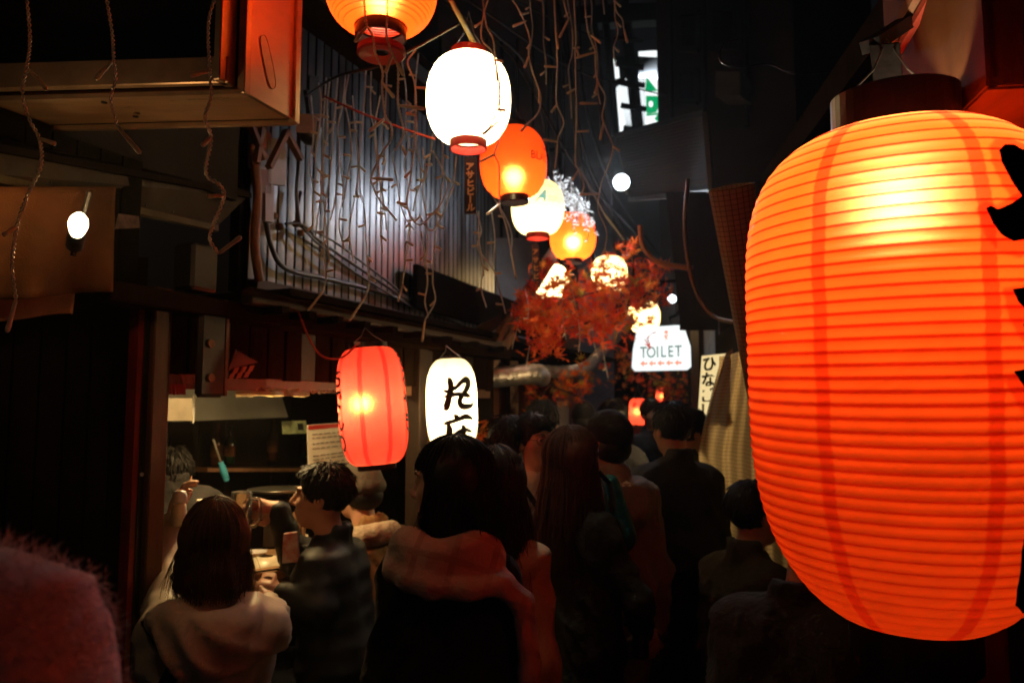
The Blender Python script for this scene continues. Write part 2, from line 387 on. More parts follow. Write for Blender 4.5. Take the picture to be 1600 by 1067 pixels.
# row of hanging lanterns down the alley
zz = P(1411, 582, 1.13)
lan1 = Lantern('orange round lantern with black and red base, nearest of the hanging row',
    P(596, -22, 2.0), .151, .24, M['orange_paper'], rc=.068, p=2.3, q=1.9, nrib=26, ribm=M['rib_orange'], power=5.5, bulb_t=-.05, bulb_col=(1, .72, .42), cap_h=.032, group='lanterns strung along the alley', bulge=.012, botm=M['black_plastic'], rib_r=.0012)
MB().lathe([(.064, 0), (.066, -.016), (.06, -.02), (.02, -.012)], P(596, 76, 2.0), 36).build('bottom_rim', M['red_plastic'], lan1.root)
lan2 = Lantern('blazing white round lantern with red caps and pale blue print on its sides',
    P(732, 156, 2.55), .144, .295, M['white_paper_shade'], rc=.062, p=2.3, q=1.9, nrib=30, ribs=None, capm=M['red_plastic'], power=22, bulb_t=0, bulb_col=(1, .86, .62), cap_h=.028, group='lanterns strung along the alley', bulge=.006)
lan3 = Lantern('orange round lantern with black caps and the letters BL, behind the white one',
    P(802, 255, 3.35), .148, .305, M['orange_paper'], rc=.062, p=2.3, q=1.9, nrib=34, ribm=M['rib_orange'], power=5.2, bulb_t=-.4, bulb_off=(0, -.01), bulb_col=(1, .74, .45), cap_h=.03, group='lanterns strung along the alley', tilt=(0, R(-2)), rib_r=.0012)
lan4 = Lantern('cream round lantern with red caps and blue brand lettering, third behind the white one',
    P(840, 325, 4.15), .145, .29, M['cream_paper_shade'], rc=.062, p=2.3, q=1.9, nrib=30, ribs=None, capm=M['red_plastic'], power=6, bulb_t=-.35, bulb_off=(0, 0), bulb_col=(1, .82, .52), cap_h=.028, group='lanterns strung along the alley', bulge=.006)
lan5 = Lantern('small orange lantern with a bright hot spot just above the red maple leaves',
    P(895, 370, 5.0), .15, .30, M['orange_paper'], rc=.062, p=2.3, q=1.9, nrib=34, ribm=M['rib_orange'], power=13, bulb_t=-.25, bulb_off=(0, -.01), bulb_col=(1, .76, .48), cap_h=.03, group='lanterns strung along the alley', rib_r=.0012)
lan6 = Lantern('cream lantern glowing through the middle of the maple leaves',
    P(952, 428, 6.4), .15, .29, M['cream_paper_shade'], rc=.062, nrib=24, ribs=None, capm=M['red_plastic'], power=9, bulb_t=0, cap_h=.028, group='lanterns strung along the alley')
lan7 = Lantern('cream lantern half hidden by leaves above the toilet sign',
    P(1006, 495, 7.2), .15, .29, M['cream_paper_shade'], rc=.062, nrib=24, ribs=None, capm=M['red_plastic'], power=9, bulb_t=0, cap_h=.028, group='lanterns strung along the alley')
lan8 = Lantern('white lantern glowing behind the lowest maple leaves left of the small orange one',
    P(862, 440, 5.9), .13, .25, M['white_paper_shade'], rc=.06, nrib=24, ribs=None, capm=M['red_plastic'], power=9, bulb_t=0, cap_h=.028, group='lanterns strung along the alley')
# lanterns at the stall
red = Lantern('upright red cylindrical lantern with a yellow hot spot hanging over the seated man',
    P(582, 634, 3.0), .131, .45, M['red_paper'], rc=.072, p=4, q=1.8, nrib=58, ribm=M['rib_red'], power=7, bulb_t=.05, bulb_off=(-.03, -.02), bulb_r=.022, cap_h=.02, seams=8, seam_w=.018, seam0=R(-98), tilt=(0, R(-5)), cord_top=P(570, 512, 3.02), rib_r=.0008)
maru = Lantern('white cylindrical lantern with two black brush characters hanging behind the woman with the scarf',
    P(706, 634, 3.7), .122, .45, M['white_paper_shade'], rc=.05, p=3.4, q=1.7, nrib=40, ribs=None, power=9, bulb_t=.0, bulb_col=(1, .86, .6), cap_h=.012, seams=7, seam_w=.012, filmm=M['film_pale'], tilt=(0, R(-2)), cord_top=P(697, 540, 3.7), bulge=.004)
# brush characters of the white lantern
def cam_az(l): return math.atan2(CAM.y - l.c.y, CAM.x - l.c.x)
mk = 1 / 330.0   # enlarged-photo pixels to metres for this lantern
def br(lst, cx, cy, k): return brush2d([[((x - cx) * k, -(y - cy) * k, wd * k * 1.35) for x, y, wd in st] for st in lst])
k0 = (1 / 4.103) / 1200 * 3.7
ch1 = [[(557, 375, 3), (566, 395, 13), (572, 440, 14), (560, 500, 14), (540, 560, 16), (524, 572, 3)],
       [(527, 452, 3), (550, 462, 9), (600, 440, 9), (640, 405, 11), (675, 392, 17), (690, 410, 17), (672, 450, 14), (640, 490, 12), (622, 525, 13), (640, 556, 15), (690, 556, 13), (716, 545, 8), (716, 515, 4)],
       [(528, 496, 4), (560, 487, 11), (620, 480, 10), (680, 490, 11), (702, 500, 4)]]
ch2 = [[(585, 605, 4), (600, 620, 13), (605, 630, 6)],
       [(522, 662, 4), (545, 655, 10), (600, 640, 9), (660, 620, 13), (716, 636, 6)],
       [(548, 655, 6), (556, 700, 15), (545, 760, 15), (528, 800, 14), (520, 830, 4)],
       [(575, 728, 4), (600, 722, 10), (650, 700, 10), (712, 716, 5)],
       [(632, 672, 4), (645, 690, 12), (646, 740, 13), (640, 785, 13)],
       [(572, 790, 4), (590, 780, 10), (650, 785, 11), (712, 800, 6)]]
for nm, c in (('character', ch1), ('character', ch2)):
    bm = br(c, 594, 550, k0); cut_grid(bm, 0, .012)
    decal(nm, bm, maru.wrap(cam_az(maru) + .12, .003), M['black_paint'], maru.root)
# writing that shows at the edges of the red lantern
for azp, body, dy, sz in ((529, 'おでんの', .02, .085), (640, 'まるやき', .03, .085)):
    a0 = red.az(max(532, min(632, azp)))
    a0 += (-.12 if azp < 582 else .18)
    for i, chh in enumerate(body):
        bm = text2d(chh, sz, .0035); ys = [v.co.y for v in bm.verts]; ym = (max(ys) + min(ys)) / 2
        for v in bm.verts: v.co.y += .13 - i * .083 - ym + (.05 if azp > 600 else -.015)
        cut_grid(bm, 0, .012); cut_grid(bm, 1, .02)
        decal('character', bm, red.wrap(a0, .002), M['black_paint'], red.root)
# print on the round lanterns
bm = text2d('BLACK', .05, .0006, 'LEFT'); cut_grid(bm, 0, .012)
decal('lettering', bm, (lambda fn: lambda x, y: fn(x, y - .022))(lan3.wrap(lan3.az(829, 640), .002)), M['black_paint'], lan3.root)
bm = text2d('NIKKA', .03, .0004, 'LEFT'); cut_grid(bm, 0, .012)
for v in bm.verts: v.co.y += .03
decal('lettering', bm, lan3.wrap(lan3.az(848, 640), .002), M['black_paint'], lan3.root)
bm = text2d('A', .078, .004, 'LEFT')
for v in bm.verts: v.co.x += v.co.y * .5
cut_grid(bm, 0, .012); decal('lettering', bm, lan4.wrap(lan4.az(838), -.012), M['film_blue'], lan4.root)
bm = text2d('sahi', .06, .001, 'LEFT')
for v in bm.verts: v.co.x += v.co.y * .3 + .062
cut_grid(bm, 0, .012); decal('lettering', bm, lan4.wrap(lan4.az(838), -.012), M['film_blue'], lan4.root)
bm = text2d('BEER SUPER', .02, .0004, 'LEFT'); cut_grid(bm, 0, .012)
for v in bm.verts: v.co.y += .075
decal('lettering', bm, lan4.wrap(lan4.az(842), -.012), M['film_grey'], lan4.root)
for azp in (664, 796):      # rows of small blue dots on the white lantern's flanks
    a0 = lan2.az(max(671, min(790, azp))); mb = MB(); fn = lan2.wrap(a0, -.012)
    for i in range(9):
        for j in range(3 + i % 2):
            x = (-.03 + j * .016); y = .035 - i * .011 + x * .6
            mb.add([fn(x - .006, y - .0035), fn(x + .006, y - .0035), fn(x + .006, y + .0035), fn(x - .006, y + .0035)], [(0, 1, 2, 3)])
    mb.build('printed_dots', M['film_dots'], lan2.root)
# black streamers under two lanterns
def streamer(px, py0, py1, wpx, d, chars, label):
    a = P(px, py0, d); b = P(px + 2, py1, d); wd = wpx / F * d; h = (a - b).length
    t = thing('advert_streamer', label, 'banner', b)
    MB().box((a + b) / 2, (wd, .003, h)).build('strip', M['black_plastic'], t)
    st = h * .86 / len(chars)
    for i, chh in enumerate(chars):
        bm = text2d(chh, min(st * 1.02, wd * .92), .0015)
        if chh == 'ー':
            for v in bm.verts: v.co.x, v.co.y = -(v.co.y - st * .35), v.co.x + st * .3
        ys = [v.co.y for v in bm.verts]; ym = (max(ys) + min(ys)) / 2
        c = a + (b - a) * ((i + .5) * st + h * .1) / h
        decal('character', bm, lambda x, y: c + Vector((x, -.0045, y - ym)), M['gold'], t)
streamer(734, 246, 335, 19, 2.55, 'アサヒビール', 'black streamer with gold vertical lettering under the blazing white lantern')
streamer(836, 382, 440, 11, 4.15, 'アサヒビ', 'small black streamer with gold lettering under the cream lantern')
# ================================================================== the setting
ZR = lambda py: P(0, py, 1).z - CAM.z
def at_z(px, py, z): return P(px, py, (z - CAM.z) / ZR(py))     # point seen at a pixel at a known height
up = Vector((0, 0, 1))
g = mesh('ground', [(-60, -20, 0), (60, -20, 0), (60, 120, 0), (-60, 120, 0)], [(0, 1, 2, 3)], M['asphalt']); tag(g, kind='structure')
# paving slabs down the alley, uneven and damp
pv = mat('damp_paving_stone', (.07, .066, .064), .3, var=.45, scale=5, bump=.4, bscale=70)
slabm = []
for i in range(14):
    for j in range(5):
        c = Vector((-.75 + j * .42 + (.21 if i % 2 else 0) + .13 * (2 + i * .5), 2.0 + i * .5, .004 + random.uniform(0, .006)))
        o = MB().box(c, (.41, .485, .02), random.uniform(-.01, .01)).build('paving_stone', pv, g, bevel=.004)
# ------------------------------------------------------------------ left stall
S = VPlane(P(245, 640, 2.45), P(640, 640, 3.85)); ST = S.t; SN = S.n; srz = math.atan2(ST.y, ST.x)
def spt(px, z, off=0.0):
    q = S.hit(px, 640, off); return Vector((q.x, q.y, z))
stall = thing('food_stall', 'open fronted dark timber eating stall with low header boards on the left', 'stall', spt(440, 0, -.6))
# post and header
MB().box(spt(238, 1.0, .03), (.065, .07, 2.0), srz).build('post', M['wood_brown'], stall, bevel=.004)
MB().box(spt(652, .98, .0), (.09, .08, 1.96), srz).build('post', M['wood_dark'], stall, bevel=.004)
a0 = spt(250, 0); a1 = spt(770, 0); Lh = (a1 - a0).length; npl = 26
for i in range(npl):
    c = a0 + ST * (i + .5) * Lh / npl; zt = 1.93; zb = 1.735 + random.uniform(-.004, .004)
    MB().box(c + up * ((zt + zb) / 2) + SN * random.uniform(-.004, .004), (Lh / npl - .006, .02, zt - zb), srz).build('plank', M['wood_dark'] if i % 5 == 2 else M['wood_header'], stall, bevel=.002)
MB().beam(a0 + up * 1.725 - SN * .03, a1 + up * 1.725 - SN * .03, .045, .07).build('lintel', M['wood_brown'], stall)
MB().beam(a0 + up * 1.955 + SN * .06 - ST * .3, a1 + up * 1.955 + SN * .06, .13, .06).build('eave_beam', M['wood_header'], stall, bevel=.005)
MB().beam(spt(380, 1.995, .16), spt(780, 1.995, .16), .05, .035).build('eave_lip', M['wood_dark'], stall, bevel=.003)
for i in range(9):
    c = spt(400 + i * 45, 1.975, .1); MB().beam(c - SN * .25, c + SN * .12 - up * .01, .04, .03).build('rafter', M['wood_black'], stall)
# torn foil strips along the header
def patch(px0, px1, py0, py1, off, m, name, parent, jag=4):
    q = []
    n = 14
    for i in range(n + 1): q.append(S.hit(px0 + (px1 - px0) * i / n, py0 + random.uniform(-1, 1) * jag * .3, off))
    b = []
    for i in range(n + 1): b.append(S.hit(px0 + (px1 - px0) * i / n, py1 + random.uniform(-1, 1) * jag, off + random.uniform(0, .006)))
    f = [(i, i + 1, n + 2 + i, n + 1 + i) for i in range(n)]
    return mesh(name, q + b, f, m, parent)
patch(368, 484, 611, 619, -.01, M['foil'], 'foil_strip', stall, 1.5)
patch(398, 468, 606, 611, -.008, M['foil'], 'foil_strip', stall, 5)
patch(486, 528, 609, 614, -.008, M['foil'], 'foil_strip', stall, 2)
patch(251, 290, 600, 617, .013, M['red_plastic'], 'red_strip', stall, 1)
patch(251, 305, 585, 600, .012, mat('faded_red_board', (.22, .05, .03), .6), 'red_strip', stall, 3)
# room behind: back wall boards, side wall, ceiling, floor-high counter front
bo = -1.55
b0 = spt(40, 0, bo); b1 = spt(735, 0, bo); nb = 22; Lb = (b1 - b0).length
for i in range(nb):
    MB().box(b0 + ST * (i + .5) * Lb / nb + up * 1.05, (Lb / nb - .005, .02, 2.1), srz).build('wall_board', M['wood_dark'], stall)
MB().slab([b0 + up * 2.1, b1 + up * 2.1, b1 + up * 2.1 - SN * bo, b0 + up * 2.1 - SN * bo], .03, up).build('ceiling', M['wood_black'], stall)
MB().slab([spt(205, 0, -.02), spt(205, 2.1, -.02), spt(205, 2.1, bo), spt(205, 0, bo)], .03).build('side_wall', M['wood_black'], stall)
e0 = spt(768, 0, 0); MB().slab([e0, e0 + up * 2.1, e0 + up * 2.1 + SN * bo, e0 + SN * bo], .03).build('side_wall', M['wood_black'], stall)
cb = M['counter'] = mat('worn_counter_wood', (.34, .2, .1), .4, scale=4, stretch=(1, 1, 1), bump=.2)
c0 = spt(250, .95, -.30); c1 = spt(640, .95, -.30)
MB().beam(c0, c1, .46, .04).build('counter_top', cb, stall, bevel=.006)
for i in range(13):
    c = c0 + (c1 - c0) * (i + .5) / 13 + SN * .12; MB().box((c.x, c.y, .465), ((c1 - c0).length / 13 - .006, .02, .92), srz).build('counter_board', M['wood_dark'], stall)
# shelf behind the counter with its lit edge
s0 = S.hit(300, 733, -1.35); s1 = S.hit(545, 733, -1.35)
MB().beam(s0, s1, .22, .025).build('shelf', M['wood_brown'], stall)
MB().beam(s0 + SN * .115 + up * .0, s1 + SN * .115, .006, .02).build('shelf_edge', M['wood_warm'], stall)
# stainless hood behind the header
h0 = S.hit(246, 618, -.75); h1 = S.hit(452, 618, -.75); hb = S.hit(246, 660, -.75).z
hd = MB()
hd.hexa([h0 + up * (hb - h0.z), h1 + up * (hb - h0.z) , h1 + up * (hb - h0.z) - SN * .5, h0 + up * (hb - h0.z) - SN * .5, h0 + up * .12 - SN * .1, h1 + up * .12 - SN * .1, h1 + up * .12 - SN * .5, h0 + up * .12 - SN * .5])
hd.build('extractor_hood', M['steel'], stall, bevel=.004)
q = S.hit(301, 640, -.74); MB().box((q.x, q.y, (h0.z + hb) / 2), (.012, .012, h0.z - hb + .01), srz).build('hood_seam', M['steel'], stall)
# fixed lamp under the stall's ceiling, behind the header
lp = P(400, 560, 3.12)
lm = thing('stall_lamp', 'shaded ceiling bulb behind the header boards that lights the stall counter', 'lamp', lp + up * .06)
MB().lathe([(.02, .09), (.03, .06), (.10, -.0), (.098, -.002), (.028, .055), (.0, .06)], lp, 24).build('lamp_shade', M['iron'], lm, smooth=True)
MB().tube([lp + up * .09, (lp.x, lp.y, 2.08)], .004, 6).build('flex', M['cable'], lm)
MB().lathe([(.001, -.035), (.02, -.028), (.03, 0), (.02, .03), (.012, .05)], lp, 16).build('bulb', emission('warm_bulb', (1, .74, .38), 26), lm, smooth=True)
ld = bpy.data.lights.new('stall_bulb_light', 'POINT'); ld.energy = 36; ld.color = (1, .67, .27); ld.shadow_soft_size = .04
lo = bpy.data.objects.new('stall_bulb_light', ld); COL.objects.link(lo); lo.location = lp - up * .06
# things hung in the stall
def sheet(name, px0, px1, py0, py1, off, m, label, cat, tilt=0, th=.002):
    a, b, c, d = S.hit(px0, py0, off), S.hit(px1, py0 - tilt, off), S.hit(px1 + 2, py1 - tilt, off), S.hit(px0 + 2, py1, off)
    t = thing(name, label, cat, (c + d) / 2); MB().slab([d, c, b, a], th).build('sheet', m, t); return t, a, b, c, d
t, a, b, c, d = sheet('menu_sheet', 480, 562, 664, 738, -.42, M['paper_white'], 'pale menu sheet with a red heading pinned behind the red lantern', 'menu', 6)
def on(a, b, d, u, v): return a + (b - a) * u + (d - a) * v + SN * .003
MB().slab([on(a, b, d, .01, .10), on(a, b, d, .99, .10), on(a, b, d, .99, .01), on(a, b, d, .01, .01)], .001).build('heading', M['red_plastic'], t)
pm = mat('grey_print', (.2, .17, .15), .8, bump=0)
for i, v in enumerate((.2, .28, .40, .5, .66, .74, .84, .92)):
    x = .08; m_ = MB()
    while x < (.9 if i % 3 else .6):
        wl = random.uniform(.04, .13); m_.slab([on(a, b, d, x, v + .022), on(a, b, d, x + wl, v + .022), on(a, b, d, x + wl, v), on(a, b, d, x, v)], .001); x += wl + .025
    m_.build('text_line', pm, t)
t, a, b, c, d = sheet('picture_card', 440, 478, 658, 678, -.9, mat('green_card', (.35, .42, .22), .6, var=.5, scale=20), 'small pale green picture card stuck left of the menu sheet', 'card', 1)
MB().slab([on(a, b, d, .62, .75), on(a, b, d, .85, .75), on(a, b, d, .85, .2), on(a, b, d, .62, .2)], .001).build('printed_figure', M['iron'], t)
t, a, b, c, d = sheet('paper_note', 251, 300, 622, 657, -.6, mat('dull_paper', (.13, .11, .08), .8), 'blank pale paper hung below the red header strip beside the post', 'paper')
# scissors / lighter with long metal nose hung on the wall
la = S.hit(333, 686, -.7); lb_ = S.hit(345, 722, -.7); lc = S.hit(354, 750, -.7)
t = thing('gas_lighter', 'long nosed blue gas lighter hanging nose up on the stall wall', 'lighter', lc)
MB().tube([la, lb_], .005, 8).build('nose', M['steel'], t); MB().tube([lb_, (lb_ + lc) / 2, lc], [.012, .017, .014], 10).build('handle', mat('blue_plastic', (.05, .3, .45), .35, bump=0), t)
# hanging black board, checked pennant
bp0 = S.hit(329, 470, .10); bp1 = S.hit(329, 621, .10)
t = thing('hanging_board', 'black rounded hanging board with two faint brown spots left of the checked pennant', 'board', bp1)
MB().box((bp0 + bp1) / 2, (.115, .03, (bp0 - bp1).length), srz).build('board', M['black_plastic'], t, bevel=.012)
MB().box((bp0 + bp1) / 2 + ST * .068 - SN * .01, (.012, .03, (bp0 - bp1).length * .96), srz).build('edge_strip', M['wood_brown'], t)
for py in (537, 590):
    q = S.hit(330, py, .118); MB().tube([q - SN * .004, q + SN * .003], .014, 16).build('spot', M['rust'], t)
t = thing('pennant', 'small black pennant with a red checked edge under the header boards', 'pennant', S.hit(380, 592, .05))
MB().slab([S.hit(356, 580, .05), S.hit(372, 573, .05), S.hit(404, 566, .05), S.hit(368, 546, .05)], .004).build('cloth', M['black_plastic'], t)
for i in range(3):
    for j in range(2):
        if True:
            x = 364 + i * 12 - j * 6; y = 575 - i * 1.5 + j * 9
            MB().slab([S.hit(x - 1, y + 9, .056), S.hit(x + 6, y + 8, .056), S.hit(x + 10, y - 1, .056), S.hit(x + 3, y, .056)], .003).build('red_check', mat('salmon_print', (.5, .12, .07), .7, bump=0) if (i + j) == 0 else bpy.data.materials['salmon_print'], t)
# ------------------------------------------------------------------ dark shop front on the far left
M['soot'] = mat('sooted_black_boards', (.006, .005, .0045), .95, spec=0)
shop = thing('dark_shop', 'black timber shop front with a metal awning fascia at the far left', 'shop', spt(100, 0, -.1))
f0 = spt(-330, 0, -.02); f1 = spt(203, 0, -.02); nf = 11; Lf = (f1 - f0).length
for i in range(nf):
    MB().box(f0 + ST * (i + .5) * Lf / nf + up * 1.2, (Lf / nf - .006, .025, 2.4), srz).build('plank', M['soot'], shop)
fr = spt(221, 0, .02); MB().box(fr + up * 1.0, (.04, .05, 2.0), srz).build('door_frame', M['black_plastic'], shop)
fr2 = spt(208, 0, .02); MB().box(fr2 + up * 1.0, (.02, .04, 2.0), srz).build('red_lit_edge', mat('red_lit_colour', (.2, .015, .01), .35), shop)  # door edge strip, the lanterns' red light put into its colour
for py in (741, 974):
    q = S.hit(221, py, .047); MB().tube([q, q + SN * .004], .006, 10).build('screw', M['white_plastic'], shop)
A0, A1 = P(-60, 268, 1.8), P(336, 357, 2.9); B0, B1 = P(-60, 222, 1.8), P(388, 306, 2.95)
MB().slab([A0, A1, B1, B0], .01).build('fascia_sheet', mat('brown_sheet_metal', (.03, .022, .014), .7, spec=.1), shop)
MB().beam(A0, A1, .03, .022).build('fascia_rail', mat('olive_metal', (.07, .055, .03), .75, spec=.1), shop)
MB().beam(B0, B1, .03, .02).build('fascia_rail', M['wood_black'], shop)
for k in (.25, .35, .62, .75):
    q = A0.lerp(A1, k); MB().box(q + Vector((-.01, -.02, .05)), (.05, .004, .07)).build('bracket_plate', M['iron'], shop)
MB().slab([B0 + up * .02, B1 + up * .02, B1 + Vector((-.75, .2, .3)), B0 + Vector((-.75, .2, .3))], .02).build('awning_roof', M['soot'], shop)
# soot-dark boards that close the space between shop and upper storey
bk0 = spt(-330, 0, -.06); bk1 = spt(360, 0, -.06)
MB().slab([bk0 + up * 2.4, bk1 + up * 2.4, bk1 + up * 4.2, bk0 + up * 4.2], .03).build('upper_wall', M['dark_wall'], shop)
# cloth banners under the awning
def cloth(name, px0, px1, py0, py1, off, m, label, cat, amp=.012, waves=4):
    nx, nz = 30, 14; v = []; f = []
    for j in range(nz + 1):
        for i in range(nx + 1):
            u, w_ = i / nx, j / nz
            py = py0 + (py1 - py0) * w_ + 6 * math.sin(u * 5) * w_
            v.append(S.hit(px0 + (px1 - px0) * u - 4 * w_ * u, py, off + amp * math.sin(u * waves * 6.28 + w_ * 2) * (.3 + w_)))
    for j in range(nz):
        for i in range(nx):
            q = j * (nx + 1) + i; f.append((q, q + 1, q + nx + 2, q + nx + 1))
    o = mesh(name, v, f, m, None, True); md = o.modifiers.new('thick', 'SOLIDIFY'); md.thickness = .002
    return tag(o, label, cat)
cloth('shop_banner', -60, 180, 292, 462, .12, M['cloth_brown'], 'brown mottled cloth banner lit by the bare bulb under the awning', 'banner', .02, 2)
cloth('door_curtain', -60, 117, 455, 496, .06, M['cloth_tan'], 'plain tan door curtain hanging lower behind the brown banner', 'curtain', .004, 2)
sl = S.hit(122, 352, .34)
t = thing('clip_lamp', 'bare blinding yellow white bulb in a clip socket in front of the brown banner', 'lamp', sl)
ax = Vector((.5, -.75, .42)).normalized(); mz = ax.to_track_quat('Z', 'Y').to_matrix().to_4x4(); mz.translation = sl
MB().lathe([(.018, -.035), (.02, -.04), (.02, -.085), (.012, -.095), (.001, -.096)], n=20).xf(mz).build('lamp_housing', M['iron'], t, smooth=True)
MB().lathe([(.001, .04), (.012, .036), (.02, .02), (.022, .002), (.019, -.016), (.014, -.034)], n=24).xf(mz).build('lamp_face', emission('hot_bulb', (1, .78, .42), 14), t, smooth=True)
MB().tube([mz @ Vector((0, 0, -.09)), mz @ Vector((0, .0, -.13)), S.hit(140, 300, .3)], .007, 8).build('arm', M['iron'], t)
ld = bpy.data.lights.new('clip_lamp_light', 'POINT'); ld.energy = 1.7; ld.color = (1, .56, .2); ld.shadow_soft_size = .03
lo = bpy.data.objects.new('clip_lamp_light', ld); COL.objects.link(lo); lo.location = mz @ Vector((0, 0, .09))
# small box speaker and paper scrap under the awning
q = S.hit(306, 420, .1); o = MB().box(q, (.11, .09, .15), srz).build('box_speaker', M['iron'], None, bevel=.01); tag(o, 'dim dark box speaker fixed under the awning left of the corrugated wall', 'speaker')
q0 = [S.hit(x, y, .2) for x, y in ((180, 358), (219, 356), (217, 338), (186, 334))]
o = MB().slab(q0, .003).build('paper_scrap', mat('stained_scrap', (.08, .05, .05), .9, var=.7, scale=30), None); tag(o, 'crumpled pale paper scrap tucked under the awning rail right of the clip lamp', 'paper')
# ------------------------------------------------------------------ sign box overhead
zb = P(0, 140, 1.9).z
A = at_z(376, 140, zb); B = at_z(463, 190, zb); Lf_ = at_z(-120, 154, zb); Lb_ = B + (Lf_ - A)
sb = thing('sign_box', 'boxy overhead sign with a metal frame and its end lit red by a lantern', 'sign', (A + B + Lf_ + Lb_) / 4)
H_ = Vector((0, 0, .62)); e = (B - A); fl = (Lf_ - A)
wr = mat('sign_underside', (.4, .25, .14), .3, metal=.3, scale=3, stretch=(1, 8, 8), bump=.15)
MB().slab([A + e * .04 + fl * .005, Lf_ + e * .04, Lb_ - e * .06, B - e * .06 + fl * .005], .012, -up).build('underside', wr, sb)
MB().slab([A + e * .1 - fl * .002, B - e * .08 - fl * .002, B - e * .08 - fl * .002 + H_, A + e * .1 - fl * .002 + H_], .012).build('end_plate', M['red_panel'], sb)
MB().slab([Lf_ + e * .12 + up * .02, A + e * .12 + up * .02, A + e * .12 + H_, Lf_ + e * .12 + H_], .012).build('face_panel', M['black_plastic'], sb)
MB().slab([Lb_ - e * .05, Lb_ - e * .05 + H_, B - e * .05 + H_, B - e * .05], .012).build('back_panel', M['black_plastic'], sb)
trim = mat('frame_metal', (.42, .28, .18), .35, metal=.5, bump=.1)
fu = fl.normalized(); eu = e.normalized()
for q, d_ in ((A, eu), (B, -eu)):
    MB().beam(q + d_ * .012 - up * .01, q + d_ * .012 + H_, .024, .024, eu).build('corner_trim', trim, sb, bevel=.002)
MB().beam(A + eu * .01 - up * .006, Lf_ + eu * .01 - up * .006, .02, .012).build('edge_trim', trim, sb)
MB().beam(B - eu * .008 - up * .006, Lb_ - eu * .008 - up * .006, .016, .012).build('edge_trim', trim, sb)
MB().beam(A - eu * .012 + up * .045 + fu * .02, Lf_ - eu * .012 + up * .045, .022, .07).build('face_frame', trim, sb, bevel=.003)
MB().beam(A - eu * .012 + up * .01 + fu * .035, A - eu * .012 + H_ + fu * .035, .022, .06, eu).build('face_frame', trim, sb, bevel=.003)
# worn sticker on the end plate: outline and inner patch
out_ = []
for i in range(40):
    a_ = 2 * math.pi * i / 40; x = math.copysign(abs(math.cos(a_)) ** .6, math.cos(a_)) * .021; y = math.copysign(abs(math.sin(a_)) ** .75, math.sin(a_)) * .075
    th_ = R(33); out_.append((x * math.cos(th_) - y * math.sin(th_) * .7, x * math.sin(th_) + y * math.cos(th_)))
ctr = A + e * .42 + up * .115 - fu * .003
pts = [ctr - fu * .001 + eu * x * .9 + up * y for x, y in out_]
MB().add(pts, [tuple(range(40))]).build('worn_sticker', mat('sticker_residue', (.42, .3, .2), .5, metal=.3), sb)
MB().tube(pts + [pts[0]], .0011, 4, False).build('sticker_edge', M['rust'], sb)
for px, py in ((163, 160), (212, 182)):
    q = at_z(px, py, zb - .013); MB().tube([q, q - up * .002], .008, 12).build('screw_hole', M['black_paint'], sb)
# ------------------------------------------------------------------ corrugated upper storey
CW = VPlane(P(380, 640, 3.2), P(640, 640, 3.2 * 920 / 660)); CT = CW.t; CN = CW.n; crz = math.atan2(CT.y, CT.x)
house = thing('corrugated_house', 'upper storey clad in ribbed weathered metal strips with dark grooves on the left', 'building', CW.hit(560, 640) * 1)
w0 = CW.hit(378, 640); w1 = CW.hit(772, 640); w0 = Vector((w0.x, w0.y, 0)); w1 = Vector((w1.x, w1.y, 0)); Lw = (w1 - w0).length; nw = 42
zb_, zt_ = 2.17, 3.42
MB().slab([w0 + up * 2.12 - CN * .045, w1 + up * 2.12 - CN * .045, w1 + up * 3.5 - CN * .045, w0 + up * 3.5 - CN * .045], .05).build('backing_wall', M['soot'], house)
sp = Lw / nw; proto = None
for i in range(nw):
    c = w0 + CT * (i + .5) * sp; wd = sp - .014; v = []; f = []
    jz = random.uniform(-.006, .006); tl = random.uniform(-.0006, .0006)
    for z in (zb_ + jz, zb_ + .4, zb_ + .85, zt_):
        for k in range(5):
            u = k / 4 - .5; v.append(c + CT * u * wd + CN * (.0006 * (1 - (2 * u) ** 4) + tl * (z - zb_) * 2 + .004) + up * z)
    for j in range(3):
        for k in range(4): f.append((j * 5 + k, j * 5 + k + 1, j * 5 + k + 6, j * 5 + k + 5))
    mesh('metal_strip', v, f, M['galv'], house, True)
MB().beam(w0 + up * 3.46 + CN * .14 - CT * .3, w1 + up * 3.46 + CN * .14 + CT * .1, .36, .05).build('roof_edge', M['wood_black'], house)
MB().beam(w0 + up * 3.40 + CN * .3 - CT * .3, w1 + up * 3.40 + CN * .3, .03, .06).build('gutter', M['iron'], house)
MB().beam(w0 + up * 2.13 + CN * .03, w1 + up * 2.13 + CN * .03, .06, .07).build('bottom_rail', M['wood_dark'], house, bevel=.004)
MB().slab([w0 + up * 2.12 + CN * .02, w1 + up * 2.12 + CN * .02, spt(775, 2.0, .19), spt(372, 2.0, .19)], .015).build('lean_to_roof', M['wood_header'], house)
cv = lambda pts, off: [CW.hit(x, y, off) for x, y in pts]
def smooth_pts(q, n=8):
    q = [2 * q[0] - q[1]] + list(q) + [2 * q[-1] - q[-2]]; o = []
    for i in range(1, len(q) - 2):
        for k in range(n):
            s = k / n; a, b, c, d = q[i - 1:i + 3]
            o.append(.5 * ((2 * b) + (c - a) * s + (2 * a - 5 * b + 4 * c - d) * s * s + (3 * b - a - 3 * c + d) * s ** 3))
    return o + [q[-2]]
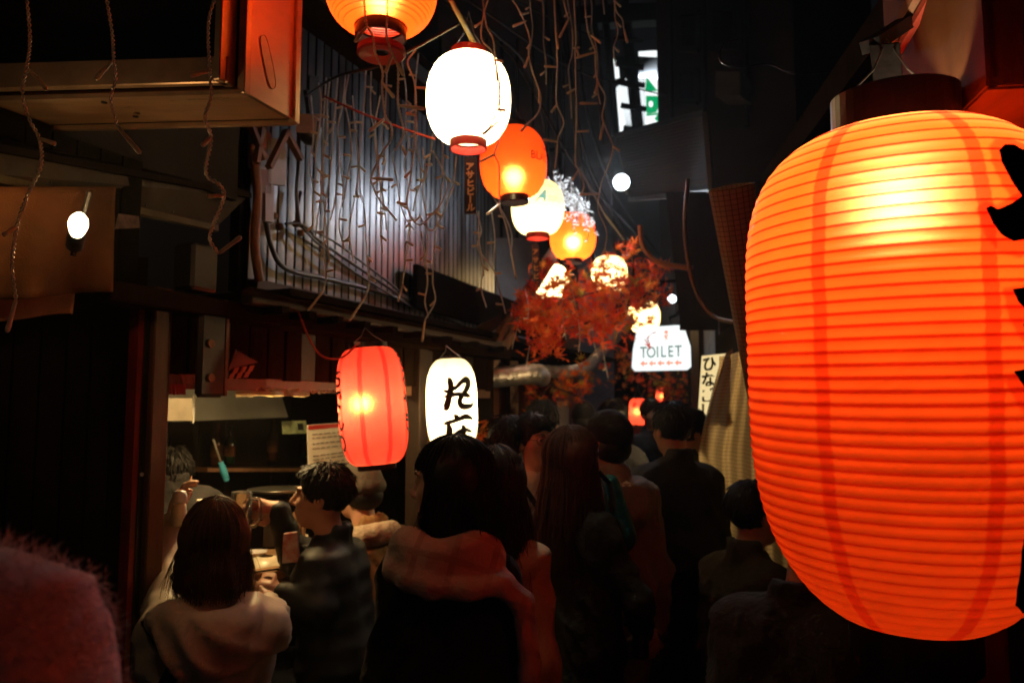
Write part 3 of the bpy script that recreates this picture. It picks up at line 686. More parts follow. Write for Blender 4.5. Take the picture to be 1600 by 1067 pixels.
for j, (pts, r_) in enumerate((([(412, 205), (408, 260), (414, 330), (424, 385), (448, 420), (520, 438), (610, 462), (720, 505)], .012),
                 ([(470, 300), (464, 340), (474, 356), (512, 385), (560, 418), (602, 446), (660, 486)], .008),
                 ([(472, 352), (520, 376), (566, 410), (606, 440), (655, 480)], .006), ([(474, 358), (505, 388), (552, 424), (596, 452), (650, 484)], .006),
                 ([(466, 190), (468, 240), (463, 300), (468, 352)], .009), ([(395, 225), (402, 300), (398, 380), (405, 440)], .02),
                 ([(446, 350), (470, 350), (490, 365)], .006))):
    MB().tube(smooth_pts(cv(pts, .035 + .008 * j)), r_, 7).build('conduit', M['cable'] if j != 5 else M['rust'], house, smooth=True)
for x, y in ((437, 354), (463, 350), (470, 364), (428, 338)):
    q = CW.hit(x, y, .05); MB().lathe([(.001, .016), (.016, .012), (.018, 0), (.016, -.012), (.001, -.016)], q, 12).build('junction_knob', M['rust'], house, smooth=True)
for x0, x1, y0, y1, m_ in ((394, 416, 200, 262, M['white_wall']), (419, 447, 215, 287, M['white_wall']), (400, 424, 205, 300, M['rust']), (415, 428, 290, 345, M['white_wall'])):
    MB().slab([CW.hit(x0, y1, .07), CW.hit(x1, y1 + 3, .07), CW.hit(x1, y0 + 3, .07), CW.hit(x0, y0, .07)], .02).build('bracket_plate', m_, house)
for pts in ([(392, 196), (412, 250)], [(420, 262), (448, 205)], [(400, 255), (408, 200)], [(446, 206), (470, 250)]):
    MB().beam(CW.hit(*pts[0], .1), CW.hit(*pts[1], .1), .03, .02).build('bracket_strut', M['rust'], house)
# glass flood lamp on the house corner
q = CW.hit(484, 202, .12)
t = thing('flood_lamp', 'unlit glass fronted flood lamp on a bracket beside the sign box', 'lamp', q)
MB().lathe([(.03, .055), (.05, .045), (.055, .0), (.04, -.05), (.02, -.07), (.001, -.072)], q, 16).build('housing', M['iron'], t, smooth=True)
MB().slab([q + Vector((-.045, -.065, -.035)), q + Vector((.04, -.055, -.035)), q + Vector((.045, -.05, .05)), q + Vector((-.04, -.06, .05))], .012).build('lamp_glass', mat('clear_dusty_glass', (.6, .5, .5), .15, bump=.05, trans=.0, spec=.8), t)
MB().beam(q + up * .05, q + up * .17 - ST * .03, .02, .02).build('bracket', M['iron'], t)
q0, q1 = CW.hit(478, 135, .2), CW.hit(500, 175, .2)
o = MB().slab([CW.hit(484, 180, .1), CW.hit(500, 184, .1), CW.hit(498, 120, .1), CW.hit(484, 118, .1)], .01).build('wall_vent', M['iron'], house)
# ------------------------------------------------------------------ right side
RW = VPlane(Vector((.87, 1, 0)), Vector((1.47, 6, 0))); RT = RW.t; RN = RW.n; rrz = math.atan2(RT.y, RT.x)
def rpt(y, z, off=0.0):
    return Vector((.75 + .12 * y, y, z)) + RN * off
rst = thing('corner_bar', 'dark timber bar front along the right side behind the big lantern', 'stall', rpt(2.4, 0, .5))
for i in range(22):
    y = .55 + i * .3
    if 2.35 < y < 4.5: continue
    MB().box(rpt(y, 1.2, .02), (.29, .025, 2.4), rrz).build('plank', M['wood_dark'] if i % 3 else M['wood_black'], rst)
for y in (1.28, 1.52, 2.3, 4.6): MB().box(rpt(y, 1.2, -.02), (.05, .07, 2.4), rrz).build('post', M['wood_brown'] if y < 2 else M['wood_dark'], rst, bevel=.004)
for i in range(7):
    MB().slab([rpt(2.3, 0.0 + i * .34, 1.3), rpt(4.6, 0.0 + i * .34, 1.3), rpt(4.6, .335 + i * .34, 1.3), rpt(2.3, .335 + i * .34, 1.3)], .02).build('back_board', M['wood_dark'], rst)
MB().slab([rpt(2.3, 2.3, 0), rpt(4.6, 2.3, 0), rpt(4.6, 2.3, 1.3), rpt(2.3, 2.3, 1.3)], .02, up).build('ceiling', M['wood_black'], rst)
MB().slab([rpt(4.6, 0, .03), rpt(4.6, 2.3, .03), rpt(4.6, 2.3, 1.3), rpt(4.6, 0, 1.3)], .02).build('side_wall', M['wood_dark'], rst)
MB().beam(rpt(2.2, 1.99, -.03), rpt(4.7, 1.99, -.03), .05, .16).build('lintel', M['wood_black'], rst)
MB().beam(rpt(2.35, .9, .35), rpt(4.5, .9, .35), .4, .04).build('counter_top', M['counter'], rst)
# eave over the bar: roof sheet, rafters, boards
MB().slab([rpt(1.6, 2.62, -.02), rpt(7.5, 2.62, -.02), rpt(7.5, 2.95, .6), rpt(1.6, 2.95, .6)], .03).build('eave_roof', M['wood_black'], rst)
for i in range(12):
    y = 1.7 + i * .5; MB().beam(rpt(y, 2.565, -.0), rpt(y, 2.86, .5), .05, .06).build('rafter', M['wood_dark'], rst)
MB().beam(rpt(1.6, 2.60, -.03), rpt(7.5, 2.60, -.03), .03, .1).build('fascia_board', M['wood_black'], rst)
for i in range(6):
    MB().box(rpt(1.9 + i * .55, 2.3, .03), (.54, .03, .6), rrz).build('upper_board', M['wood_black'], rst)
# corrugated awning further along
aw = thing('corrugated_awning', 'dark corrugated awning jutting over the alley left of the big lantern', 'awning', P(1040, 240, 4.7))
p00, p10, p11, p01 = P(962, 212, 5.6), P(1102, 176, 4.2), P(1112, 300, 4.25), P(985, 312, 5.7)
v = []; f = []; nu = 90
for i in range(nu + 1):
    u = i / nu
    for j in (0, 1, 2, 3, 4): 
        w_ = j / 4; q = (p00.lerp(p10, w_)).lerp(p01.lerp(p11, w_), u); v.append(q + Vector((0, -.01, .008)) * math.sin(i * math.pi / 2 * 1.0))
for i in range(nu):
    for j in range(4): f.append((i * 5 + j, i * 5 + j + 1, i * 5 + j + 6, i * 5 + j + 5))
o = mesh('corrugated_sheet', v, f, mat('dark_sheet', (.012, .011, .011), .8, spec=.1), aw); md = o.modifiers.new('t', 'SOLIDIFY'); md.thickness = .004
MB().beam(p00, p10, .03, .03).build('frame_bar', M['iron'], aw); MB().beam(p01, p11, .03, .03).build('frame_bar', M['iron'], aw)
MB().beam(p10, p11, .03, .03).build('frame_bar', M['iron'], aw); MB().beam(p00, p01, .02, .02).build('frame_bar', M['iron'], aw)
MB().slab([P(1040, 300, 4.6), P(1180, 300, 3.9), P(1180, 500, 3.9), P(1062, 500, 4.6)][::-1], .04).build('side_board', M['wood_black'], aw)
# board that hides the toilet sign's corner
MB().slab([P(1062, 516, 5.2), P(1125, 516, 4.7), P(1125, 470, 4.7), P(1062, 470, 5.2)], .03).build('hanging_board', M['wood_black'], aw)
# boxed eave right over the big lantern
C_ = P(1541, 135, 1.0); eb = thing('boxed_eave', 'boarded eave box over the big lantern with its underside glowing red', 'eave', C_ + Vector((.3, .5, 0)))
ta = (RT + Vector((.06, 0, 0))).normalized(); tb = Vector((1, -.12, 0)).normalized()
rise = .055
MB().slab([C_ - ta * .0, C_ + up * .75, C_ + ta * .42 + up * .75, C_ + ta * .42], .015, -tb).build('side_board', M['wood_board'], eb)
MB().slab([C_ + tb * .003, C_ + tb * .7, C_ + tb * .7 + up * .75, C_ + tb * .003 + up * .75], .015, -ta).build('end_board', M['wood_board'], eb)
for i in range(2):
    a_ = C_ + ta * (.004 + i * .23) + tb * .003 - up * .004
    MB().slab([a_, a_ + ta * .226, a_ + ta * .226 + tb * .7, a_ + tb * .7], .012, -up).build('soffit_board', M['wood_board'], eb)
MB().beam(P(1386, 92, 1.32), P(1445, -20, 1.2), .03, .02).build('slanted_batten', M['wood_warm'], eb)
MB().beam(P(1392, 100, 1.30), P(1462, -20, 1.18), .012, .012).build('slanted_batten', mat('red_batten', (.4, .06, .03), .5), eb)
# bracket of the big lantern
q = P(1386, 98, 1.15); t = thing('lantern_bracket', 'grey metal bracket plate from which the big orange lantern hangs', 'bracket', q)
MB().hexa([P(x, y, d_) for x, y, d_ in ((1366, 140, 1.14), (1412, 138, 1.14), (1412, 138, 1.16), (1366, 140, 1.16), (1358, 70, 1.14), (1406, 66, 1.14), (1406, 66, 1.16), (1358, 70, 1.16))]).build('plate', mat('grey_bracket', (.06, .05, .045), .6, metal=.2), t, bevel=.002)
MB().beam(P(1360, 72, 1.15), P(1440, 20, 1.3), .03, .02).build('arm', M['iron'], t)
# ------------------------------------------------------------------ right stall furniture: rolled screen, vinyl curtain, lit sign
def vinyl(name, k=1.0):
    m = bpy.data.materials.new(name); t, o = nodes(m)
    tc = N(t, 'ShaderNodeTexCoord'); br_ = N(t, 'ShaderNodeTexBrick'); br_.offset = 0; br_.inputs['Scale'].default_value = 1; br_.inputs['Mortar Size'].default_value = .0011
    br_.inputs['Brick Width'].default_value = .017; br_.inputs['Row Height'].default_value = .017
    br_.inputs['Color1'].default_value = rgba((.62, .5, .3)); br_.inputs['Color2'].default_value = rgba((.58, .46, .27)); br_.inputs['Mortar'].default_value = rgba((.2, .14, .07))
    L(t, tc.outputs['UV'], br_.inputs['Vector'])
    a = N(t, 'ShaderNodeBsdfTranslucent'); d = N(t, 'ShaderNodeBsdfPrincipled'); d.inputs['Roughness'].default_value = .3
    L(t, br_.outputs['Color'], a.inputs[0]); L(t, br_.outputs['Color'], d.inputs['Base Color'])
    x = N(t, 'ShaderNodeMixShader'); x.inputs[0].default_value = .55; L(t, d.outputs[0], x.inputs[1]); L(t, a.outputs[0], x.inputs[2]); L(t, x.outputs[0], o.inputs[0]); return m
M['vinyl'] = vinyl('reinforced_vinyl')
def vsheet(name, fn, nu, nv, su, sv, m, parent=None):
    v = [fn(i / nu, j / nv) for j in range(nv + 1) for i in range(nu + 1)]; f = [(j * (nu + 1) + i, j * (nu + 1) + i + 1, (j + 1) * (nu + 1) + i + 1, (j + 1) * (nu + 1) + i) for j in range(nv) for i in range(nu)]
    o = mesh(name, v, f, m, parent, True); uv = o.data.uv_layers.new()
    for p in o.data.polygons:
        for li in p.loop_indices:
            k = o.data.loops[li].vertex_index; uv.data[li].uv = ((k % (nu + 1)) / nu * su, (k // (nu + 1)) / nv * sv)
    return o
def curt(u, w_):
    x = 1152 - 14 * w_ + (1172 + 66 - 1150) * u * (.75 + .25 * min(1, w_ * 3)); x = 1126 + (1240 - 1126) * u
    x -= 40 * (1 - u) * min(1, max(0, (w_ - .02)) * 4.5) * (1 - .35 * min(1, w_ * 1.2)); d_ = 3.75 - .95 * u
    d_ += .045 * math.sin(u * 19 + w_ * 1.4) * (.4 + .6 * w_) + .02 * math.sin(u * 43 + 2 * w_)
    z0 = P(1170, 548, 3.4).z; q = P(x, 640, d_); return Vector((q.x, q.y, z0 + (.03 - z0) * w_))
o = vsheet('vinyl_curtain', curt, 70, 40, 1.1, 1.9, M['vinyl']); tag(o, 'gathered translucent vinyl curtain with a fine grid beside the big lantern', 'curtain')
def curt2(u, w_):
    d_ = 2.3 - .45 * u + .03 * math.sin(u * 14 + w_); q = P(1285 + 165 * u, 640, d_); return Vector((q.x, q.y, 1.02 + (.04 - 1.02) * w_))
o = vsheet('vinyl_curtain', curt2, 40, 20, .6, 1.0, M['vinyl']); tag(o, 'lower vinyl sheet below the big lantern behind the black coat', 'curtain')
# rolled up screen: a spiral of the same vinyl hanging aslant
ra, rb = P(1142, 292, 2.35), P(1190, 640, 2.6); axv = (rb - ra).normalized(); ux = axv.cross(Vector((0, 1, 0))).normalized(); uy = axv.cross(ux)
def roll(u, w_):
    a_ = u * 2 * math.pi * 3.2; r_ = (.072 - .006 * u * 3.2) * (1 - .45 * w_); return ra + (rb - ra) * w_ + (ux * math.cos(a_) + uy * math.sin(a_)) * r_
o = vsheet('rolled_screen', roll, 90, 24, 1.2, .8, M['vinyl']); tag(o, 'rolled up vinyl screen hanging aslant against the left of the big lantern', 'rolled screen')
# flap of brown vinyl with weighted bar
t = thing('vinyl_flap', 'brown triangular vinyl flap with a dark bottom bar over the lit sign', 'flap', P(1128, 652, 3.72))
fa, fb, fc, fd = P(1134, 552, 3.7), P(1144, 545, 3.68), P(1150, 640, 3.62), P(1104, 655, 3.78)
MB().slab([fd, fc, fb, fa], .003).build('sheet', mat('brown_film', (.2, .12, .06), .35, var=.4, scale=40), t)
MB().beam(fd, fc, .012, .03).build('bottom_bar', M['wood_dark'], t)
# lit sign ひなごし
t = thing('lit_sign', 'narrow glowing cream sign with black brush hiragana beside the vinyl curtain', 'sign', P(1110, 660, 3.95))
sa, sb_ = P(1097, 556, 4.0), P(1136, 552, 3.9); hz = .34
dn = Vector((-.03, 0, -hz)); nn = (sb_ - sa).cross(-up).normalized()
if nn.y > 0: nn = -nn
MB().slab([sa + dn, sb_ + dn, sb_, sa], .06, nn).build('sign_case', M['wood_dark'], t)
MB().slab([sa + dn * .97 + nn * .004, sb_ + dn * .97 + nn * .004, sb_ + nn * .004, sa + nn * .004], .003, nn).build('sign_face', emission('lit_cream_face', (1, .76, .36), .9), t)
for i, chh in enumerate('ひなごし'):
    bm = text2d(chh, .082, .003); ys = [q_.co.y for q_ in bm.verts]; ym = (max(ys) + min(ys)) / 2
    c = sa.lerp(sb_, .34) + dn * (.14 + i * .235) + nn * .006; xx = (sb_ - sa).normalized()
    decal('character', bm, lambda x, y: c + xx * x + up * (y - ym), M['black_paint'], t)
# bulb inside the right bar that lights the curtain from behind
lp = P(1178, 560, 4.35); t = thing('bar_bulb', 'bare warm bulb hanging inside the bar behind the vinyl curtain', 'lamp', lp)
MB().lathe([(.001, -.035), (.02, -.028), (.03, 0), (.02, .03), (.012, .05)], lp, 16).build('bulb', emission('bar_bulb_glow', (1, .72, .36), 20), t, smooth=True)
MB().tube([lp + up * .05, (lp.x, lp.y, 2.28)], .006, 6).build('flex', M['cable'], t)
ld = bpy.data.lights.new('bar_bulb_light', 'POINT'); ld.energy = 38; ld.color = (1, .68, .3); ld.shadow_soft_size = .04
lo = bpy.data.objects.new('bar_bulb_light', ld); COL.objects.link(lo); lo.location = lp - up * .07
# white crockery boxes stacked past the curtain, cardboard on the ground
t = thing('crate_stack', 'white plastic crates stacked beside the curtain foot', 'crates', P(1115, 860, 4.2))
for i in range(4): MB().box(P(1114 + i, 775 + i * 42, 4.2), (.17, .2, .135)).build('crate', M['white_plastic'] if i < 2 else M['concrete'], t, bevel=.01)
o = MB().hexa([P(x, 640, d_) * Vector((1, 1, 0)) if False else Vector((P(x, 640, d_).x, P(x, 640, d_).y, z)) for x, d_, z in ((1066, 4.4, .02), (1112, 4.4, .05), (1116, 4.75, .06), (1072, 4.75, .02), (1066, 4.4, .04), (1112, 4.4, .10), (1116, 4.75, .12), (1072, 4.75, .04))]).build('cardboard_piece', M['cloth_tan'], None)
tag(o, 'flattened piece of cardboard lying on the alley floor', 'cardboard')
# ------------------------------------------------------------------ toilet sign
d_ = 5.9; t = thing('toilet_sign', 'white light box reading TOILET with five red arrows under the maple', 'sign', P(1034, 580, d_))
Q = lambda x, y, o_=0: P(x, y, d_ - o_)
outl = [(989, 546), (987, 574), (992, 580), (1074, 578), (1080, 573), (1079, 541), (1072, 520), (1069, 509), (1058, 508), (996, 512)]
fr = [Q(x, y) for x, y in outl]; bk_ = [Q(x, y) + Vector((.01, .09, 0)) for x, y in outl]; n = len(outl)
MB().add(fr + bk_, [tuple(range(n, 2 * n))] + [(i, (i + 1) % n, n + (i + 1) % n, n + i) for i in range(n)]).build('sign_case', M['white_plastic'], t)
MB().add([Q(x, y, .004) for x, y in outl], [tuple(range(n))[::-1]]).build('sign_face', emission('lit_white_face', (.94, 1, .985), 1.16), t)
wp = F / d_
ink = mat('dark_green_ink', (.006, .018, .012), .7, bump=0)
for i, chh in enumerate('TOILET'):
    bm = text2d(chh, .122, .0015); c = Q((1005.5, 1017.5, 1027.5, 1036.5, 1048, 1060)[i], 559 - i * .45, .008)
    decal('lettering', bm, lambda x, y: c + Vector((x * .74, 0, y + x * .03)), ink, t)
redi = mat('red_ink', (.6, .045, .02), .7, bump=0)
for i in range(5):
    x = 1006 + i * 13.4; y = 568 - i * .35
    MB().add([Q(a_, b_, .008) for a_, b_ in ((x - 6, y), (x, y - 5), (x, y - 1.7), (x + 5.5, y - 1.7), (x + 5.5, y + 1.7), (x, y + 1.7), (x, y + 5))], [tuple(range(7))[::-1]]).build('arrow', redi, t)
for x in (1041,):
    fg = MB(); fg.lathe([(.001, .014), (.012, .01), (.014, 0), (.012, -.01), (.001, -.014)], Q(x, 519, .006), 10)
    fg.add([Q(a_, b_, .008) for a_, b_ in ((x - 4, 524), (x + 4, 522), (x + 1, 526), (x + 1.5, 528), (x + 4, 532), (x, 529), (x - 2, 534), (x - 1.5, 528))], [tuple(range(8))[::-1]])
    fg.build('pictogram', redi, t)
MB().add([Q(a_, b_, .008) for a_, b_ in ((1018, 522), (1023, 522), (1021.5, 530), (1021, 534), (1019, 534), (1019, 529))], [tuple(range(6))[::-1]]).build('pictogram', M['pale_blue_ink'], t)
MB().tube([Q(1050, 508), Q(1045, 497) + Vector((0, .03, 0)), Q(1060, 490) + Vector((0, .1, 0))], .012, 8).build('bracket', M['iron'], t)
ld = bpy.data.lights.new('sign_tube', 'AREA'); ld.energy = 2.2; ld.color = (.85, 1, .97); ld.size = .35
lo = bpy.data.objects.new('sign_tube', ld); COL.objects.link(lo); lo.location = Q(1033, 545, .03); lo.rotation_euler = (R(90), 0, 0)
# ------------------------------------------------------------------ the far end: blocks, lights, pipes
def block(name, label, px0, px1, d0, d1, h, m, depth=3, cat='building'):
    a_, b_ = P(px0, 640, d0), P(px1, 640, d1); a_.z = b_.z = 0; nrm = (b_ - a_).cross(up).normalized()
    if nrm.y > 0: nrm = -nrm
    t = thing(name, label, cat, (a_ + b_) / 2 - nrm * depth / 2)
    MB().slab([a_, b_, b_ + up * h, a_ + up * h], depth, nrm).build('wall', m, t)
    return t, a_, b_, nrm
bl, ba, bb, bn = block('back_house', 'blue grey rendered house behind the string of lanterns', 680, 905, 8.0, 9.5, 8.5, M['blue_wall'])
BP = VPlane(ba, bb)
def onb(x0, x1, y0, y1, off, th, m, name, par=None):
    o_ = off if BP.n.dot(bn) > 0 else -off
    MB().slab([BP.hit(x0, y1, o_), BP.hit(x1, y1, o_), BP.hit(x1, y0, o_), BP.hit(x0, y0, o_)], th, bn).build(name, m, par or bl)
onb(775, 838, 372, 508, .06, .05, M['white_wall'], 'wall_panel'); onb(752, 772, 372, 420, .05, .04, M['white_wall'], 'wall_panel')
for i in range(9): onb(688 + i * 24, 690 + i * 24, 60, 560, .03, .03, M['iron'], 'batten')
onb(680, 905, 232, 238, .06, .06, M['iron'], 'ledge'); onb(840, 900, 300, 420, .05, .04, M['dark_wall'], 'shutter')
bt, ta_, tb_, tn = block('tall_block', 'tall dark grey building rising behind the right awning', 1036, 1260, 8.5, 7.5, 12, mat('grey_block_render', (.05, .043, .045), .95, spec=.1, var=.3, scale=1.2), 3)
b3, _, _, _ = block('narrow_house', 'narrow pale blue grey house with a dark ladder of pipes', 868, 960, 13, 13.5, 12, mat('cool_grey_render', (.3, .31, .35), .8, var=.4, scale=1.5), 3)
b4, _, _, _ = block('end_house', 'dark house closing the far end of the alley', 640, 1300, 17, 17, 4.2, M['dark_wall'], 2)
# windows, conduits and cooling unit on the tall block
for k, (x0, x1, y0, y1) in enumerate(((1062, 1092, 20, 78), (1112, 1150, 14, 74), (1060, 1090, 112, 160))):
    TP = VPlane(ta_, tb_); o_ = .03 if TP.n.dot(tn) > 0 else -.03; h4 = [TP.hit(x, y, o_) for x, y in ((x0, y1), (x1, y1), (x1, y0), (x0, y0))]
    f_ = MB()
    for a_, b_ in zip(h4, h4[1:] + h4[:1]): f_.beam(a_, b_, .06, .06)
    fo = f_.build('window', M['iron'], bt); MB().slab(h4, .01, tn).build('pane', mat('dark_glass', (.02, .022, .028), .1, bump=0) if k == 0 else bpy.data.materials['dark_glass'], fo)
for x in (1048, 1100, 1166): MB().tube([TP.hit(x, -20, o_ * 2), TP.hit(x + 1, 200, o_ * 2)], .03, 8).build('conduit', M['iron'], bt)
MB().slab([TP.hit(1118, 150, o_ * 12), TP.hit(1156, 150, o_ * 12), TP.hit(1156, 112, o_ * 12), TP.hit(1118, 112, o_ * 12)], .3, tn).build('cooling_unit', M['concrete'], bt)
# green and white glowing sign between the blocks
d_ = 12.0; t = thing('green_sign', 'glowing white sign with partly hidden green characters high between the buildings', 'sign', P(1000, 215, d_))
Q = lambda x, y, o_=0: P(x, y, d_ - o_)
MB().slab([Q(956, 214), Q(1044, 205), Q(1044, 78), Q(956, 90)], .2).build('sign_case', M['iron'], t)
wf = emission('lit_sign_face', (.93, 1, 1), 1.3); gi = emission('lit_green_print', (.0, .36, .12), 1.0)
MB().slab([Q(957, 213, .01), Q(980, 209, .01), Q(968, 145, .01), Q(957, 142, .01)], .004).build('lit_panel', wf, t)
MB().slab([Q(998, 88, .01), Q(1032, 90, .01), Q(1032, 79, .01), Q(998, 81, .01)], .004).build('lit_panel', wf, t)
MB().slab([Q(957, 125, .01), Q(968, 122, .01), Q(966, 98, .01), Q(957, 91, .01)], .004).build('lit_panel', wf, t)
MB().slab([Q(1008, 196, .01), Q(1043, 190, .01), Q(1043, 128, .01), Q(1008, 121, .01)], .004).build('lit_panel', wf, t)
MB().slab([Q(998, 121, .01), Q(1043, 128, .01), Q(1043, 92, .01), Q(1000, 92, .01)], .004).build('dim_panel', M['white_wall'], t)
for pl in ([(1010, 120), (1028, 143), (1008, 143)], [(1030, 130), (1043, 124), (1043, 138), (1031, 139)], [(1009, 150), (1027, 150), (1030, 160), (1026, 176), (1010, 178)], [(1022, 186), (1028, 179), (1034, 182), (1030, 192)], [(1010, 178), (1035, 176), (1035, 179), (1010, 182)], [(1033, 138), (1038, 138), (1038, 176), (1034, 177)]):
    MB().add([Q(a_, b_, .02) for a_, b_ in pl], [tuple(range(len(pl)))[::-1]]).build('green_stroke', gi, t)
MB().add([Q(1017 + 3.5 * math.cos(k * .628), 163 + 5 * math.sin(k * .628), .03) for k in range(10)], [tuple(range(10))[::-1]]).build('white_dot', wf, t)
ld = bpy.data.lights.new('green_sign_tube', 'AREA'); ld.energy = 60; ld.color = (.85, .95, 1); ld.size = .8
lo = bpy.data.objects.new('green_sign_tube', ld); COL.objects.link(lo); lo.location = Q(1000, 150, .15); lo.rotation_euler = (R(75), 0, R(-15))
# pipe rack in front of that sign
t = thing('pipe_rack', 'dark rack of pipes and cable trays crossing in front of the green sign', 'pipes', P(985, 215, 10))
for x0, x1 in ((966, 996), (974, 1003), (941, 964), (922, 946)):
    MB().tube([P(x0, -20, 10), P((x0 + x1) / 2 + 2, 110, 10), P(x1, 225, 10)], .05, 8).build('pipe', M['iron'], t)
for y in (20, 60, 100, 128, 165, 200): MB().beam(P(950 + y * .12, y, 9.95), P(1000 + y * .06, y + 6, 9.95), .05, .06).build('tray', M['iron'], t)
MB().beam(P(800, 35, 10), P(1050, 22, 10), .2, .25).build('beam', M['iron'], t)
# cool white globe lamps
def globe(px, py, d_, r, e_, pw, label):
    c = P(px, py, d_); t = thing('globe_lamp', label, 'lamp', c)
    MB().lathe([(r * math.sin(k * math.pi / 12) + 1e-4, r * math.cos(k * math.pi / 12)) for k in range(13)], c, 20).build('globe', emission('cool_globe', (.82, .92, 1), e_), t, smooth=True)
    MB().tube([c + Vector((0, r * .5, r * .8)), c + Vector((.05, .25, r * 1.6)), c + Vector((.12, .5, r * 1.2))], .018, 8).build('bracket', M['iron'], t)
    ld = bpy.data.lights.new('globe_light', 'SPOT'); ld.energy = pw; ld.color = (.8, .88, 1); ld.shadow_soft_size = r; ld.spot_size = R(165); ld.spot_blend = .5
    lo = bpy.data.objects.new('globe_light', ld); COL.objects.link(lo); lo.location = c + Vector((-.7, -.7, -.1)) * r * 1.6; lo.rotation_euler = (-Vector((-1.9, -1.9, -1.0))).to_track_quat('Z', 'Y').to_euler()
globe(971, 285, 5.1, .056, 8, 38, 'large blinding cool white globe lamp under the corrugated awning')
globe(1050, 467, 8.2, .045, 6, 14, 'small cool white globe lamp far off above the toilet sign')
# slanting rust red pole and struts at the end of the corrugated wall
t = thing('slanted_pole', 'rust red pole leaning across below the cream lantern', 'pole', P(752, 570, 4.7))
MB().tube([P(872, 385, 5.3), P(752, 572, 4.75)], .045, 12).build('pole', M['rust'], t, smooth=True)
MB().beam(P(800, 520, 4.9), P(742, 600, 4.7), .05, .07).build('strut', M['wood_brown'], t)
MB().beam(P(782, 500, 5.0), P(700, 545, 4.8), .05, .07).build('strut', M['wood_dark'], t)
# neighbouring stall past the white lantern
ns_ = thing('neighbour_stall', 'dim timber stall front beyond the white brush lettered lantern', 'stall', P(720, 640, 5.2) * Vector((1, 1, 0)))
NP = VPlane(P(655, 640, 4.6), P(870, 640, 7.2))
for i in range(16):
    u = i / 16; a_ = NP.hit(660 + 215 * u, 640); b_ = NP.hit(660 + 215 * (u + 1 / 16) - 1, 640); a_.z = b_.z = 0
    MB().slab([a_ + up * .0, b_, b_ + up * 2.0, a_ + up * 2.0], .03).build('plank', M['wood_dark'] if i % 4 else M['wood_brown'], ns_)
for px in (672, 758, 800):
    q = NP.hit(px, 640, .08); MB().box((q.x, q.y, 1.0), (.07, .07, 2.0), .5).build('post', M['wood_brown'], ns_)
a_, b_ = NP.hit(650, 640, .1), NP.hit(880, 640, .1); a_.z = b_.z = 2.02; MB().beam(a_, b_, .3, .06).build('eave_beam', M['wood_black'], ns_)
a_.z = b_.z = 2.2; MB().slab([a_, b_, b_ + up * .25, a_ + up * .25], .03).build('upper_wall', M['soot'], ns_)
# ducts
def duct(name, label, pts, r, m, rings=True):
    q = smooth_pts([P(*p) for p in pts], 10); rr = [r * (1 + .05 * math.sin(i * 2.1)) for i in range(len(q))]
    o = MB().tube(q, rr, 18).build(name, m, None, smooth=True); return tag(o, label, 'duct')
duct('foil_duct', 'crinkled brown foil duct running level above the heads', [(742, 592, 4.95), (790, 588, 5.05), (836, 584, 5.2), (846, 590, 5.5)], .068, M['duct'])
duct('grey_duct', 'smooth grey duct bending upward behind the maple leaves', [(842, 579, 6.0), (880, 581, 6.0), (915, 574, 6.05), (945, 545, 6.1), (985, 498, 6.2)], .05, mat('pale_grey_duct', (.42, .42, .44), .5, metal=.2, var=.3))
# cables high over the alley
for i, (pts, r_) in enumerate((([(690, 0, 6), (800, 90, 6.5), (900, 260, 7), (1000, 372, 8)], .012), ([(760, 40, 5), (830, 120, 6), (870, 300, 7)], .01), ([(870, 0, 7), (890, 120, 7), (920, 260, 7.4), (985, 380, 8)], .02), ([(905, 0, 8), (912, 150, 8), (960, 300, 8.2), (1030, 400, 8.4)], .014), ([(730, 0, 5), (900, 110, 6.6), (1040, 150, 8)], .008), ([(800, 0, 6), (940, 60, 8), (1050, 60, 9)], .008), ([(880, 30, 7), (900, 200, 7.2), (930, 420, 8)], .03), ([(850, 0, 7.3), (868, 180, 7.3), (880, 420, 7.6)], .024))):
    o = MB().tube(smooth_pts([P(*p) for p in pts]), r_, 6).build('overhead_cable', M['cable'], None, smooth=True)
    tag(o, ('long dark cable sagging from above the white lantern to the globe lamp', 'dark cable falling behind the letters of the orange lantern', 'thick dark cable in front of the blue house right of the orange lanterns', 'dark cable passing in front of the narrow pale house', 'thin dark cable running level toward the green sign', 'thin upper cable crossing above the green sign', 'thick upright pipe like cable left of the globe lamp', 'thick upright cable just right of the black capped orange lantern')[i], 'cable', 'overhead cables')
# pale conduit catching the light beside the globe lamp
o = MB().tube([P(905, 262, 7), P(945, 335, 7.1), P(975, 375, 7.2)], .012, 6).build('pale_conduit', M['wire'], None); tag(o, 'pale straight conduit slanting past the globe lamp', 'conduit')
# copper pipe curve on the right
o = MB().tube(smooth_pts([P(1000, 352, 4.4), P(1005, 385, 4.4), P(1030, 410, 4.35), P(1082, 420, 4.3)]), .016, 8).build('copper_pipe', mat('copper', (.45, .16, .06), .4, metal=.5), None, smooth=True); tag(o, 'copper brown pipe curving out from under the awning', 'pipe')
o = MB().tube(smooth_pts([P(1152, 62, 2.6), P(1130, 70, 2.6), P(1126, 95, 2.6), P(1155, 105, 2.6), P(1200, 100, 2.7), P(1240, 115, 2.7), P(1300, 112, 2.7)]), .004, 6).build('loose_flex', M['cable'], None, smooth=True); tag(o, 'thin loose flex looping below the dark eave left of the bracket', 'cable')
o = MB().tube(smooth_pts([P(1075, 280, 3.6), P(1070, 360, 3.6), P(1082, 440, 3.6), P(1110, 490, 3.5), P(1150, 505, 3.3)]), .01, 6).build('drain_hose', M['rust'], None, smooth=True); tag(o, 'brown hose hanging in a curve left of the rolled screen', 'hose')
